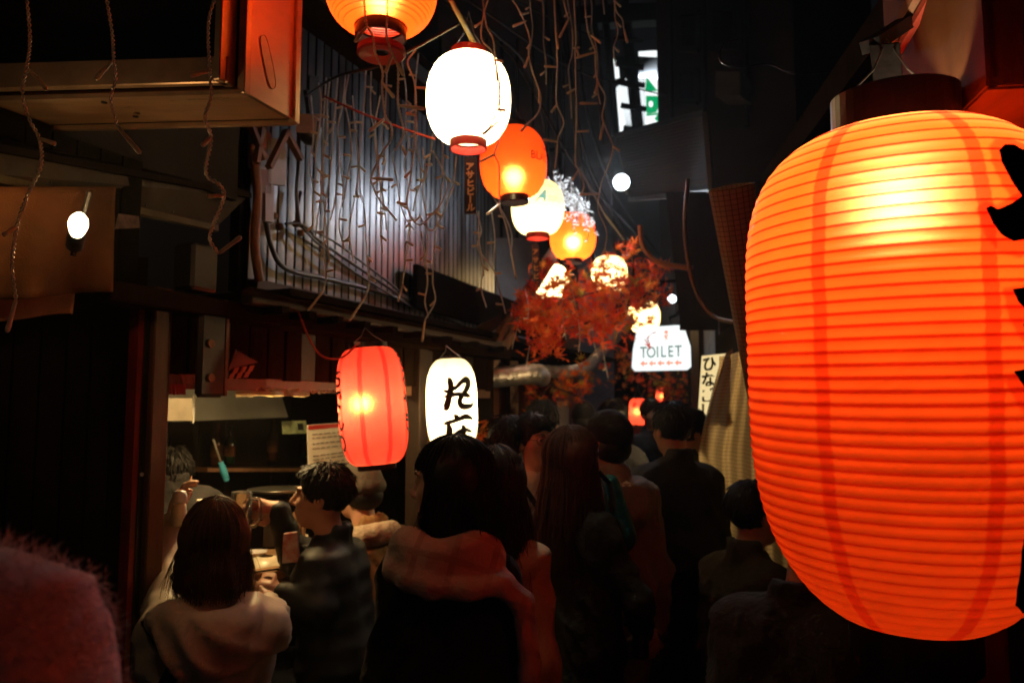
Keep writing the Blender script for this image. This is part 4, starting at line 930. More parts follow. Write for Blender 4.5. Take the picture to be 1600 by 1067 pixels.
# bamboo rod that carries the white lantern
o = MB().tube([P(688, -30, 2.2), P(716, 22, 2.35), P(744, 74, 2.53)], .0085, 8).build('bamboo_rod', mat('bamboo', (.6, .5, .22), .45), None, smooth=True); tag(o, 'yellow bamboo rod slanting down to the white lantern', 'rod')
# far small lanterns and posters
Lantern('small upright orange lantern far down the alley over the heads', P(997, 643, 8.6), .098, .29, M['red_paper'], rc=.05, p=4, q=1.8, nrib=24, ribs=None, power=3.2, bulb_t=0, cap_h=.02)
Lantern('tiny red lantern almost hidden beyond the small orange one', P(1036, 619, 11), .1, .25, M['red_paper'], rc=.05, p=4, q=1.8, nrib=18, ribs=None, power=2.5, bulb_t=0, cap_h=.02)
t = thing('pale_poster', 'pale poster on a wall behind the tall dark haired head', 'poster', P(880, 660, 6.5)); MB().slab([P(871, 668, 6.5), P(889, 668, 6.5), P(889, 626, 6.5), P(871, 627, 6.5)], .01).build('sheet', M['paper_white'], t)
# ================================================================== people
def axis(lo, hi, step, fine=()):
    xs = [lo]
    while xs[-1] < hi:
        s = step
        for a, b, st in fine:
            if a - step < xs[-1] < b: s = min(s, st)
        xs.append(xs[-1] + s)
    return np.array(xs)
class Field:
    """signed distance volume on a graded grid, surfaced with surface nets: one continuous skin"""
    def __init__(s, ax): s.ax = ax; s.f = np.full([len(a) for a in ax], .3, np.float32)
    def region(s, lo, hi):
        sl = []
        for a, l, h in zip(s.ax, lo, hi):
            i = max(0, np.searchsorted(a, l) - 1); j = min(len(a), np.searchsorted(a, h) + 1)
            if j <= i: return None
            sl.append(slice(i, j))
        g = [a[q] for a, q in zip(s.ax, sl)]
        return tuple(sl), g[0][:, None, None], g[1][None, :, None], g[2][None, None, :]
    @staticmethod
    def smin(a, b, k):
        h = np.maximum(k - np.abs(a - b), 0) / k; return np.minimum(a, b) - h * h * k * .25
    def put(s, lo, hi, fn, k=.02, sub=False, pad=.06):
        q = s.region([l - pad for l in lo], [h + pad for h in hi])
        if q is None: return
        sl, x, y, z = q; d = fn(x, y, z)
        s.f[sl] = -s.smin(-s.f[sl], d, k) if sub else s.smin(s.f[sl], d, k)
    def cone(s, a, b, ra, rb, k=.02, sub=False):
        a = np.array(a, float); b = np.array(b, float); ba = b - a; l2 = max(ba @ ba, 1e-9); r = max(ra, rb)
        def fn(x, y, z):
            px, py, pz = x - a[0], y - a[1], z - a[2]
            t = np.clip((px * ba[0] + py * ba[1] + pz * ba[2]) / l2, 0, 1)
            return np.sqrt((px - ba[0] * t) ** 2 + (py - ba[1] * t) ** 2 + (pz - ba[2] * t) ** 2) - (ra + (rb - ra) * t)
        s.put(np.minimum(a, b) - r, np.maximum(a, b) + r, fn, k, sub)
    def ell(s, c, r, k=.02, sub=False, rot=None):
        c = np.array(c, float); r = np.array(r, float); m = float(r.max())
        Rm = np.array(rot.inverted()) if rot is not None else None
        def fn(x, y, z):
            p = [x - c[0], y - c[1], z - c[2]]
            if Rm is not None: p = [Rm[i][0] * p[0] + Rm[i][1] * p[1] + Rm[i][2] * p[2] for i in range(3)]
            k0 = np.sqrt((p[0] / r[0]) ** 2 + (p[1] / r[1]) ** 2 + (p[2] / r[2]) ** 2)
            k1 = np.sqrt((p[0] / r[0] ** 2) ** 2 + (p[1] / r[1] ** 2) ** 2 + (p[2] / r[2] ** 2) ** 2) + 1e-6
            return k0 * (k0 - 1) / k1
        s.put(c - m, c + m, fn, k, sub)
    def surface(s):
        f = s.f; X, Y, Z = s.ax; n = f.shape
        c = [f[i:n[0] - 1 + i, j:n[1] - 1 + j, k:n[2] - 1 + k] for i in (0, 1) for j in (0, 1) for k in (0, 1)]
        ins = sum((q < 0).astype(np.int8) for q in c); act = (ins > 0) & (ins < 8)
        ii = np.argwhere(act); idx = -np.ones(act.shape, np.int64); idx[act] = np.arange(len(ii))
        val = np.stack([q[act] for q in c], 1)
        off = np.array([[i, j, k] for i in (0, 1) for j in (0, 1) for k in (0, 1)], float)
        acc = np.zeros((len(ii), 3)); cnt = np.zeros(len(ii))
        for a in range(8):
            for b in range(a + 1, 8):
                if np.abs(off[a] - off[b]).sum() != 1: continue
                m = (val[:, a] < 0) != (val[:, b] < 0); t = val[:, a] / (val[:, a] - val[:, b] + 1e-12)
                p = off[a] + (off[b] - off[a]) * t[:, None]; acc[m] += p[m]; cnt[m] += 1
        p = acc / cnt[:, None]
        v = np.stack([A[ii[:, d]] + p[:, d] * (A[np.minimum(ii[:, d] + 1, len(A) - 1)] - A[ii[:, d]]) for d, A in enumerate((X, Y, Z))], 1)
        faces = []
        for d in range(3):
            a = f.take(range(0, n[d] - 1), d); b = f.take(range(1, n[d]), d); cr = (a < 0) != (b < 0); inside = a < 0
            e = np.argwhere(cr); fl = inside[cr]; o1, o2 = [q for q in range(3) if q != d]
            ok = (e[:, o1] > 0) & (e[:, o2] > 0) & (e[:, o1] < n[o1] - 1) & (e[:, o2] < n[o2] - 1); e = e[ok]; fl = fl[ok]
            def g(da, db):
                q = e.copy(); q[:, o1] += da; q[:, o2] += db; return idx[q[:, 0], q[:, 1], q[:, 2]]
            qd = np.stack([g(-1, -1), g(0, -1), g(0, 0), g(-1, 0)], 1)
            if d == 1: fl = ~fl
            qd[~fl] = qd[~fl][:, ::-1]; faces.append(qd)
        return v, np.concatenate(faces)

M['skin'] = mat('skin', (.46, .24, .155), .5, var=.15, scale=20, bump=.12, bscale=220)
M['skin_pale'] = mat('fair_skin', (.55, .31, .21), .5, var=.12, scale=20, bump=.1, bscale=220)
M['lips'] = mat('lips', (.42, .1, .08), .4, bump=0)
M['eye_white'] = mat('eye_white', (.6, .56, .52), .2, bump=0)
M['iris'] = mat('dark_iris', (.012, .008, .006), .15, bump=0)
def hairmat(n, c): return mat(n, c, .55, var=.4, scale=30, stretch=(3, 3, .4), bump=.2, spec=.22)
M['hair_black'] = hairmat('black_hair', (.009, .007, .006)); M['hair_brown'] = hairmat('brown_hair', (.07, .03, .016)); M['hair_dark_brown'] = hairmat('dark_brown_hair', (.032, .017, .011))
def fab(n, c, rough=.85, **kw):
    crease = kw.pop('crease', .3); m = mat(n, c, rough, var=kw.pop('var', .25), scale=9, bump=kw.pop('bump', .55), bscale=kw.pop('bscale', 26), spec=.2, bdist=kw.pop('bdist', .02), **kw)
    t = m.node_tree; b = [q for q in t.nodes if q.type == 'BSDF_PRINCIPLED'][0]; tc = [q for q in t.nodes if q.type == 'TEX_COORD'][0]
    nz = N(t, 'ShaderNodeTexNoise'); nz.noise_type = 'RIDGED_MULTIFRACTAL'; nz.inputs['Scale'].default_value = 3.2; nz.inputs['Detail'].default_value = 2.5; nz.inputs['Distortion'].default_value = .5; L(t, tc.outputs['Object'], nz.inputs['Vector'])
    bp = N(t, 'ShaderNodeBump'); bp.inputs['Strength'].default_value = crease; bp.inputs['Distance'].default_value = .02; L(t, nz.outputs[0], bp.inputs['Height'])
    if b.inputs['Normal'].links: L(t, b.inputs['Normal'].links[0].from_socket, bp.inputs['Normal'])
    L(t, bp.outputs[0], b.inputs['Normal']); return m
M['coat_black'] = fab('black_wool', (.014, .0125, .012)); M['coat_green'] = fab('dark_green_coat', (.016, .02, .016)); M['coat_olive'] = fab('dark_olive_coat', (.035, .03, .02))
M['padded'] = fab('black_padded_nylon', (.013, .013, .012), .55, bump=.06, crease=.08, var=.1); M['beige'] = fab('beige_windbreaker', (.6, .48, .39), .5, bump=.25, bscale=14)
M['cream_knit'] = fab('cream_knit', (.62, .52, .38), .9, bump=.6, bscale=90, bdist=.006); M['grey_hoodie'] = fab('grey_hoodie', (.27, .24, .2)); M['tan_jacket'] = fab('tan_jacket', (.3, .17, .07))
M['sherpa'] = fab('sherpa_collar', (.5, .4, .3), .95, bump=1.0, bscale=60, bdist=.01); M['beanie'] = fab('grey_beanie', (.07, .062, .05), .95, bump=.7, bscale=120, bdist=.005); M['cap'] = fab('black_cap', (.012, .011, .012))
M['scarf'] = fab('pale_checked_scarf', (.5, .36, .3), .95, bump=.5); M['white_tee'] = fab('white_tee', (.62, .52, .42)); M['grey_vest'] = fab('dark_vest', (.03, .03, .035)); M['mauve'] = fab('mauve_shirt', (.2, .15, .16))
M['jeans'] = fab('dark_jeans', (.02, .022, .03)); M['khaki'] = fab('khaki_trousers', (.32, .24, .14)); M['teal_bag'] = fab('teal_nylon', (.01, .16, .2), .45); M['denim'] = fab('blue_denim', (.05, .08, .14)); M['shoe'] = mat('black_shoe', (.012, .011, .011), .35)
M['fur'] = fab('pale_fleece', (.72, .72, .7), .98, bump=.7, bscale=150, bdist=.004, crease=.03); M['chef'] = fab('patterned_black_cotton', (.03, .028, .028), .85, var=.8)
M['strap'] = fab('black_webbing', (.012, .011, .011)); M['glass_rim'] = mat('spectacle_rim', (.03, .025, .022), .3, metal=.5, bump=0)
M['blur_navy'] = fab('navy_jacket', (.02, .03, .055))

def head_prims(fd, hc, Rh, s, female, open_mouth):
    """skull, jaw, nose, brows, sockets, lips, ears and neck; local head frame faces -y"""
    T = lambda p: np.array(hc) + s * np.array(Rh @ Vector(p)); E = lambda c, r, k=.02, sub=False: fd.ell(T(c), np.array(r) * s, k, sub, Rh)
    C = lambda a, b, ra, rb, k=.02, sub=False: fd.cone(T(a), T(b), ra * s, rb * s, k, sub)
    E((0, .012, .03), (.075, .094, .088)); E((0, -.03, -.03), (.062, .066, .078), .03); E((0, -.052, -.082), (.034, .034, .03), .03)
    for sg in (-1, 1):
        E((sg * .04, -.062, -.022), (.022, .02, .02), .025); E((sg * .031, -.092, .012), (.017, .014, .0115), .012, True)
        E((sg * .031, -.081, .011), (.0135, .0135, .0125), .004)
        C((sg * .014, -.094, .029), (sg * .046, -.079, .031), .0065, .005, .012)
        E((sg * .0755, .012, -.008), (.009, .02, .031), .008); E((sg * .083, .006, -.006), (.005, .01, .018), .006, True)
        C((sg * .012, -.098, -.03), (sg * .006, -.105, -.03), .008, .008, .008)
    C((0, -.094, .018), (0, -.116, -.024), .0075, .0115, .012)
    if open_mouth:
        E((0, -.097, -.061), (.02, .014, .008), .006, True)
    C((-.018, -.086, -.056), (0, -.0965, -.0525), .004, .0065, .006); C((.018, -.086, -.056), (0, -.0965, -.0525), .004, .0065, .006)
    z2 = -.072 if open_mouth else -.0655
    C((-.015, -.085, z2 + .003), (0, -.0935, z2), .005, .0075, .006); C((.015, -.085, z2 + .003), (0, -.0935, z2), .005, .0075, .006)
    return T
def hand_prims(fd, w_, fwd, palm, s, curl, spread=.0, thumb_side=1):
    """palm, four bent fingers and a thumb; fwd along the hand, palm = direction the palm looks"""
    f_ = Vector(fwd).normalized(); n_ = Vector(palm).normalized(); n_ = (n_ - f_ * n_.dot(f_)).normalized(); sd = f_.cross(n_) * thumb_side
    w_ = Vector(w_); g = lambda a, b, c: w_ + (f_ * a + sd * b + n_ * c) * s
    fd.cone(g(0, 0, 0), g(.045, .012, 0), .026 * s, .026 * s, .015); fd.cone(g(.0, 0, 0), g(.075, -.026, .0), .022 * s, .017 * s, .015); fd.cone(g(.03, .0, 0), g(.08, .026, .0), .022 * s, .016 * s, .015)
    for i, (o, ln) in enumerate(((.030, .068), (.010, .076), (-.010, .071), (-.029, .055))):
        p = g(.082 - abs(i - 1.2) * .004, o, 0); a = 0.; d0 = curl[0]
        segs = (.45, .3, .25); r_ = .0092 - .0007 * (i == 3)
        for k, sgm in enumerate(segs):
            a += curl[k]; dr = f_ * math.cos(a) + n_ * math.sin(a) + sd * spread * (1.5 - i) * .3; q = p + dr.normalized() * ln * sgm * s * 1.05
            fd.cone(p, q, r_ * s, (r_ - .0008) * s, .004); p = q; r_ -= .0007
    p = g(.018, .028, .006); q = g(.045, .052, .02); fd.cone(p, q, .014 * s, .0105 * s, .012); r2 = g(.078, .052 - .02 * curl[0], .03 + .012 * curl[0]); fd.cone(q, r2, .0105 * s, .0085 * s, .004)

def surf_obj(name, fd, m, parent, fold=0., seed=0):
    v, f = fd.surface()
    if fold:
        ph = seed * 1.7
        w1_ = v[:, 2] * 22 + 3.2 * np.sin(v[:, 0] * 8 + ph) + 2.6 * np.sin(v[:, 1] * 9 + ph * 2); w2_ = v[:, 2] * 15 + v[:, 0] * 21 * np.cos(ph) + v[:, 1] * 13 + 2 * np.sin(v[:, 2] * 9 + ph)
        n = (1 - np.abs(np.sin(w1_))) ** 2 * (.6 + .5 * np.sin(v[:, 0] * 14 + v[:, 2] * 6 + ph)) + (1 - np.abs(np.sin(w2_))) ** 3 * .8 - .35 + .3 * np.sin(v[:, 2] * 41 + 5 * np.sin(v[:, 0] * 17 + ph))
        c = np.zeros(len(v))
        cen = np.array([v[:, 0].mean(), v[:, 1].mean()]); dr = v[:, :2] - cen; dr /= np.linalg.norm(dr, axis=1)[:, None] + 1e-6
        v[:, :2] += dr * (n * fold)[:, None]
    me = bpy.data.meshes.new(name); me.from_pydata(v.tolist(), [], f.tolist()); me.update()
    o = bpy.data.objects.new(name, me); COL.objects.link(o); o.parent = parent
    for q in (m if isinstance(m, list) else [m]): me.materials.append(q)
    me.polygons.foreach_set('use_smooth', [True] * len(me.polygons)); return o
def child(mb, name, m, parent, smooth=True):
    me = bpy.data.meshes.new(name); me.from_pydata(mb.v, [], mb.f); me.update(); o = bpy.data.objects.new(name, me); COL.objects.link(o); o.parent = parent
    me.materials.append(m); me.polygons.foreach_set('use_smooth', [smooth] * len(me.polygons)); return o

def hair_strands(T, Rh, s, kind, seed, length=.3, n=520):
    """locks that follow the skull and then fall straight"""
    rg = random.Random(seed); mb = MB()
    for i in range(n):
        ph = rg.uniform(0, 2 * math.pi); front = math.cos(ph + math.pi / 2)        # 1 = towards the face (-y)
        facing = front > .55
        th0 = rg.uniform(.05, .9); pts = []; rad = rg.uniform(1.02, 1.10) if i % 14 else rg.uniform(1.1, 1.2)
        def sk(th): return (.079 * rad * math.sin(th) * math.cos(ph), .012 + .1 * rad * math.sin(th) * math.sin(ph), .032 + .094 * rad * math.cos(th))
        if kind == 'short':
            if facing: th0 = rg.uniform(.5, 1.0); th1 = min(1.25, th0 + rg.uniform(.3, .5))
            else: th0 = rg.uniform(.1, 1.6); th1 = th0 + rg.uniform(.25, .5)
            sw = rg.uniform(-.35, .35)
            for k in range(5):
                th = th0 + (th1 - th0) * k / 4; p = np.array(sk(th)); ph += sw * .1; p = p * (1 + (.05 if i % 8 else .15) * k / 4) ; pts.append(T(p))
            r0 = .0026
        else:
            lim = 1.35 if facing else 1.75
            for k in range(7): pts.append(T(sk(th0 + (lim - th0) * k / 6)))
            if facing:
                e = Vector(pts[-1]); pts.append(e + Vector((rg.uniform(-.004, .004), 0, -.012)) * s)
            else:
                e = Vector(pts[-1]); ln = length * rg.uniform(.82, 1.04); w2 = .02 if i % 9 else .055; dx, dy = rg.uniform(-w2, w2), rg.uniform(-w2, w2)
                cx = Vector((T((0, .02, 0))[0], T((0, .02, 0))[1], 0)); out = Vector((e.x - cx.x, e.y - cx.y, 0)).normalized()
                for k in range(1, 8):
                    u = k / 7; pts.append(e + Vector((dx * u, dy * u, -ln * u)) + out * .02 * math.sin(u * 2.4) * (1 if kind == 'long' else .6) + Vector((math.sin(u * 7 + i) * .003, math.cos(u * 6 + i) * .003, 0)))
            r0 = rg.uniform(.0009, .0022)
        m_ = len(pts); mb.tube([Vector(p) for p in pts], [r0 * (1 - .75 * (k / (m_ - 1)) ** 2) for k in range(m_)], 3, False)
    return mb

def person(label, head, yaw, H=None, seated=False, look=(0, 0), hair='short', hairm='hair_black', hlen=.3, top='coat_black', topkind='jacket', hem=None, bottom='jeans', skin='skin', female=False, arms=None,
           lean=0., hood=None, bulk=1., hat=None, glasses=False, open_mouth=False, seed=1, hands=True, fold=.012, hairn=900, group=None, stool=True, under=None):
    bulk *= .94
    """head = point of the crown. yaw 0 faces the camera side (-y), +90 faces +x."""
    top_z = head.z; s = 1.0 if seated else (H or top_z) / 1.70
    root = thing('person', label, 'person', (0, 0, 0)); yr = R(yaw)
    # local frame: crown above head centre; feet at z=0
    zoff = (top_z - 1.70 * s) if seated else 0.
    hip = Vector((0, .0, .93 * s + zoff)); ly = -math.sin(R(lean)); lz = math.cos(R(lean))
    def up_(p): # torso point, leant forward about the hip
        p = Vector(p) * s; q = p - Vector((0, 0, .93 * s)); c_, s_ = math.cos(R(lean)), math.sin(R(lean))
        return hip + Vector((q.x, q.y * c_ - q.z * s_, q.z * c_ + q.y * s_))
    neck = up_((0, .015, 1.43)); hc = up_((0, -.005, 1.572)); 
    hc.z = top_z - .118 * s
    Rh = Euler((R(-look[1]), 0, R(look[0]))).to_matrix()
    w0 = Matrix.Rotation(yr, 3, 'Z') @ Vector((hc.x, hc.y, 0)); root.location = (head.x - w0.x, head.y - w0.y, 0); root.rotation_euler = (0, 0, yr)
    sh = {-1: up_((-.152 * bulk, .012, 1.345)), 1: up_((.152 * bulk, .012, 1.345))}
    arms = arms or {}
    el, wr, hd = {}, {}, {}
    for sg in (-1, 1):
        a = arms.get(sg)
        if a and a[-1] == 'world':
            pr_ = R(lean); base_ = Matrix.Rotation(-yr, 3, 'Z'); el[sg], wr[sg] = base_ @ (Vector(a[0]) - root.location), base_ @ (Vector(a[1]) - root.location); hd[sg] = {k: (tuple(base_ @ Vector(v_)) if k in 'fp' else v_) for k, v_ in a[2].items()} if a[2] else None
        elif a: el[sg], wr[sg] = Vector(a[0]) * s + Vector((0, 0, zoff)), Vector(a[1]) * s + Vector((0, 0, zoff)); hd[sg] = a[2] if len(a) > 2 else None
        elif seated: el[sg] = sh[sg] + Vector((sg * .05, -.08, -.26)); wr[sg] = el[sg] + Vector((-sg * .06, -.22, .0)); hd[sg] = None
        else: el[sg] = sh[sg] + Vector((sg * .05, .02, -.29)) * s; wr[sg] = el[sg] + Vector((sg * .01, -.05, -.24)) * s; hd[sg] = None
    if seated:
        kn = {g_: Vector((g_ * .12, -.40, hip.z - .02)) for g_ in (-1, 1)}; an = {g_: Vector((g_ * .12, -.36, max(.12, hip.z - .46))) for g_ in (-1, 1)}
    else:
        kn = {g_: Vector((g_ * .09, -.015, .49)) * s for g_ in (-1, 1)}; an = {g_: Vector((g_ * .095, .015, .08)) * s for g_ in (-1, 1)}
    hp = {g_: hip + Vector((g_ * .085 * s, 0, -.02)) for g_ in (-1, 1)}
    # --- body, one skin
    allp = [hc + Vector((0, 0, .14)), *wr.values(), *el.values(), *kn.values(), *an.values(), *sh.values()]
    lo = [min(p[i] for p in allp) - .2 for i in range(3)]; hi = [max(p[i] for p in allp) + .2 for i in range(3)]
    fx, fy, fz = [(hc.x - .1, hc.x + .1, .0055)], [(hc.y - .13, hc.y + .13, .0055)], [(hc.z - .13, hc.z + .13, .0055)]
    for sg in (-1, 1):
        if hd.get(sg):
            for arr, c_ in zip((fx, fy, fz), wr[sg]): arr.append((c_ - .12, c_ + .12, .006))
    fd = Field([axis(lo[0], hi[0], .022, fx), axis(lo[1], hi[1], .022, fy), axis(max(lo[2], .0), hi[2], .03, fz)])
    T = head_prims(fd, hc, Rh, s, female, open_mouth)
    C = lambda a, b, ra, rb, k=.03: fd.cone(a, b, ra * s, rb * s, k)
    nb = Vector(T((0, .02, -.07))); C(nb, neck + Vector((0, 0, -.02)), .05, .056)
    for g_ in (-1, 1):
        C(neck + Vector((0, 0, -.03 * s)), sh[g_], .05, .042); C(up_((g_ * .07, 0, 1.30)), up_((g_ * .06, 0, 1.0)), .085, .085, .05)
        C(hp[g_], kn[g_], .085, .055); C(kn[g_], an[g_], .052, .036); C(sh[g_], el[g_], .044, .035); C(el[g_], wr[g_], .035, .025)
        f_ = Vector((0, -.09, -.03)) * s; C(an[g_] + Vector((0, .02, -.03)) * s, an[g_] + f_ - Vector((0, 0, .01)), .034, .03)
        if hd.get(g_):
            h_ = hd[g_]; hand_prims(fd, wr[g_], h_['f'], h_['p'], s, h_.get('c', (.4, .5, .4)), h_.get('sp', .1), h_.get('t', g_))
        else:
            dr = (wr[g_] - el[g_]).normalized(); hand_prims(fd, wr[g_], dr, Vector((-g_, 0, 0)) + Vector((0, -.2, 0)), s, (.25, .35, .3), .05, 1 if g_ == -1 else -1)
    bo = surf_obj('body', fd, [M[skin], M['lips']], root)
    me = bo.data; Ri = np.array(Rh.inverted()); cen = np.zeros(len(me.polygons) * 3); me.polygons.foreach_get('center', cen); q = ((cen.reshape(-1, 3) - np.array(hc)) @ Ri.T) / s
    mi = ((np.abs(q[:, 0]) < .021) & (q[:, 1] < -.082) & (q[:, 2] < -.047) & (q[:, 2] > (-.081 if open_mouth else -.0735))).astype(np.int32); me.polygons.foreach_set('material_index', mi)
    for sg in (-1, 1):
        c_ = Vector(T((sg * .031, -.084, .011))); ec = MB().lathe([(.0115 * s * math.sin(k * math.pi / 6) + 1e-5, .0115 * s * math.cos(k * math.pi / 6)) for k in range(7)], c_, 10)
        eo = child(ec, 'eye', M['eye_white'], root)
        c2 = Vector(T((sg * .031, -.0925, .011))); ic = MB().lathe([(.0055 * s * math.sin(k * math.pi / 5) + 1e-5, .0055 * s * math.cos(k * math.pi / 5)) for k in range(6)], c2, 8); child(ic, 'iris', M['iris'], eo)
        bw = MB().tube([Vector(T((sg * .013, -.1005, .031))), Vector(T((sg * .03, -.0975, .036))), Vector(T((sg * .049, -.082, .031)))], [.0026 * s, .003 * s, .0014 * s], 5); child(bw, 'eyebrow', M[hairm], root)
    # --- trousers
    if not bottom is None:
        fd = Field([axis(lo[0], hi[0], .02), axis(lo[1], hi[1], .02), axis(0.02, hip.z + .2, .022)])
        for g_ in (-1, 1):
            fd.cone(hp[g_], kn[g_], .105 * s, .078 * s, .03); fd.cone(kn[g_], an[g_] + Vector((0, 0, .0)), .076 * s, .066 * s, .03); fd.cone(hp[g_] + Vector((0, 0, .1 * s)), hp[g_], .11 * s, .11 * s, .04)
        surf_obj('trousers', fd, M[bottom], root, fold * .6, seed)
        for g_ in (-1, 1):
            fs = Field([axis(an[g_].x - .1, an[g_].x + .1, .012), axis(an[g_].y - .25, an[g_].y + .14, .014), axis(an[g_].z - .12, an[g_].z + .1, .012)])
            fs.cone(an[g_] + Vector((0, .03, -.035)) * s, an[g_] + Vector((0, -.13, -.045)) * s, .045 * s, .036 * s, .03); fs.cone(an[g_], an[g_] + Vector((0, .02, -.03)) * s, .045 * s, .046 * s, .03)
            surf_obj('shoe', fs, M['shoe'], root)
    # --- upper garment
    hz = hem if hem is not None else (.86 if topkind == 'jacket' else .5)
    lo2 = [l - .04 for l in lo]; hi2 = [h + .04 for h in hi]
    fd = Field([axis(lo2[0], hi2[0], .015), axis(lo2[1], hi2[1], .015), axis((hz - .1) * s + zoff if not seated else hip.z - .2, neck.z + .22, .015)])
    C = lambda a, b, ra, rb, k=.04: fd.cone(a, b, ra * s, rb * s, k)
    b_ = bulk
    for g_ in (-1, 1):
        C(up_((g_ * .085 * b_, .0, 1.30)), up_((g_ * .075 * b_, 0, 1.0)), .122 * b_, .122 * b_, .08); C(neck + Vector((0, 0, -.045 * s)), sh[g_], .066, .066 * b_, .05)
        C(sh[g_], el[g_], .07 * b_, .062 * b_, .04); C(el[g_], wr[g_] - (wr[g_] - el[g_]).normalized() * .015, .064 * b_, .05 * b_, .03)
        if seated: C(up_((g_ * .075, 0, 1.0)), hip + Vector((g_ * .085, -.03, -.06)), .13 * b_, .14 * b_, .06)
        else: C(up_((g_ * .075 * b_, 0, 1.0)), Vector((g_ * .09, 0, hz)) * s, .125 * b_, (.13 + (.05 if topkind == 'coat' else 0)) * b_, .08)
    for k in range(10):    # collar ring
        a = 2 * math.pi * k / 10; p = neck + Vector((.062 * math.cos(a), .062 * math.sin(a), -.02 + (.02 if math.sin(a) > 0 else 0))) * s; fd.cone(p, p + Vector((0, 0, (.055 if math.sin(a) > 0 else .03) * s)), .024 * s, .02 * s, .02)
    if hood == 'down':
        for k in range(7):
            a = math.pi * (.0 + k / 6); p = neck + Vector((.115 * math.cos(a), .055 + .115 * math.sin(a), -.045 - .045 * math.sin(a))) * s; fd.ell(p, np.array((.055, .055, .065 + .03 * math.sin(a))) * s, .04)
    if topkind == 'padded':
        lo_z, hi_z = fd.ax[2][0], fd.ax[2][-1]; fd.f += (.007 * np.abs(np.sin(fd.ax[2] * 40)))[None, None, :]
    surf_obj('coat' if topkind == 'coat' else 'jacket', fd, M[top], root, fold, seed)
    # --- hair / hat
    fd = Field([axis(hc.x - .16, hc.x + .16, .0075), axis(hc.y - .17, hc.y + .17, .0075), axis(hc.z - (.2 if hair in ('short', 'none') else hlen + .1), hc.z + .19, .0085)])
    EE = lambda c, r, k=.02, sub=False: fd.ell(T(c), np.array(r) * s, k, sub, Rh)
    if hat in ('beanie', 'cap'):
        EE((0, .012, .045), (.088, .106, .1)); EE((0, 0, -.075), (.13, .15, .105), .012, True)
        if hat == 'cap':
            EE((0, -.12, .028), (.062, .065, .012), .015)
        else:
            for k in range(16):
                a = 2 * math.pi * k / 16; p = T((.083 * math.cos(a), .012 + .1 * math.sin(a), .03)); fd.ell(p, np.array((.018, .018, .024)) * s, .02)
        surf_obj('beanie' if hat == 'beanie' else 'cap', fd, M['beanie' if hat == 'beanie' else 'cap'], root, .0, seed)
        fd = Field([axis(hc.x - .13, hc.x + .13, .009), axis(hc.y - .15, hc.y + .15, .009), axis(hc.z - .16, hc.z + .1, .009)])
        EE((0, .03, -.01), (.08, .09, .07)); EE((0, -.085, -.03), (.1, .085, .12), .02, True)
        surf_obj('hair', fd, M[hairm], root)
    else:
        EE((0, .014, .035), (.085, .105, .097) if hair == 'short' else (.081, .1, .092))
        if hair == 'short':
            EE((0, -.1, -.05), (.088, .086, .1), .02, True); EE((0, -.02, -.185), (.11, .13, .09), .02, True)
            fd.f += (.004 * np.sin(fd.ax[0] * 130)[:, None, None] * np.sin(fd.ax[1] * 110)[None, :, None] * np.sin(fd.ax[2] * 90)[None, None, :])
        else:
            cx = Vector(T((0, .03, 0)))
            fd.cone(Vector(T((-.035, .03, .02))), Vector((cx.x - .045 * s, cx.y + .02, hc.z - hlen)), .062 * s, .035 * s, .05); fd.cone(Vector(T((.035, .03, .02))), Vector((cx.x + .045 * s, cx.y + .02, hc.z - hlen)), .062 * s, .035 * s, .05)
            EE((0, -.105, -.06), (.06, .075, .115), .02, True)
        ho = surf_obj('hair', fd, M[hairm], root)
        sm = hair_strands(T, Rh, s, hair, seed, hlen, hairn); child(sm, 'hair_locks', M[hairm], ho)
    if glasses:
        gm = MB()
        for sg in (-1, 1):
            ring = [Vector(T((sg * .032 + .024 * math.cos(a), -.108 + .006 * abs(math.cos(a)), .008 + .019 * math.sin(a)))) for a in np.linspace(0, 2 * math.pi, 17)]
            gm.tube(ring, .0017 * s, 5, False); gm.tube([Vector(T((sg * .056, -.103, .012))), Vector(T((sg * .078, -.04, .012))), Vector(T((sg * .08, .01, .006)))], .0016 * s, 5)
        gm.tube([Vector(T((-.009, -.112, .012))), Vector(T((.009, -.112, .012)))], .0016 * s, 5); child(gm, 'spectacles', M['glass_rim'], root)
    if seated and stool:
        so = thing('stool', 'round red topped stool under the ' + ' '.join(label.split()[:9]), 'stool', root.location); zz_ = max(.3, hip.z - .14)
        MB().lathe([(.001, zz_), (.15, zz_), (.155, zz_ - .02), (.15, zz_ - .045), (.001, zz_ - .045)], root.location, 24).build('seat', M['red_plastic'], so)
        for k in range(4):
            a = k * math.pi / 2 + .4; MB().tube([root.location + Vector((.1 * math.cos(a), .1 * math.sin(a), zz_ - .04)), root.location + Vector((.14 * math.cos(a), .14 * math.sin(a), 0))], .011, 6).build('leg', M['iron'], so)
    root['_T'] = 1
    return dict(root=root, T=T, hc=hc, neck=neck, sh=sh, s=s, wr=wr, el=el, up=up_, W=lambda p: root.matrix_basis @ Vector(p), yr=yr, zoff=zoff, Rh=Rh)
def clean_tmp():
    for o in SC.objects:
        if '_T' in o: del o['_T']

def loc(pd, world):   # world point -> person's local frame
    return Matrix.Rotation(-pd['yr'], 3, 'Z') @ (Vector(world) - pd['root'].location)

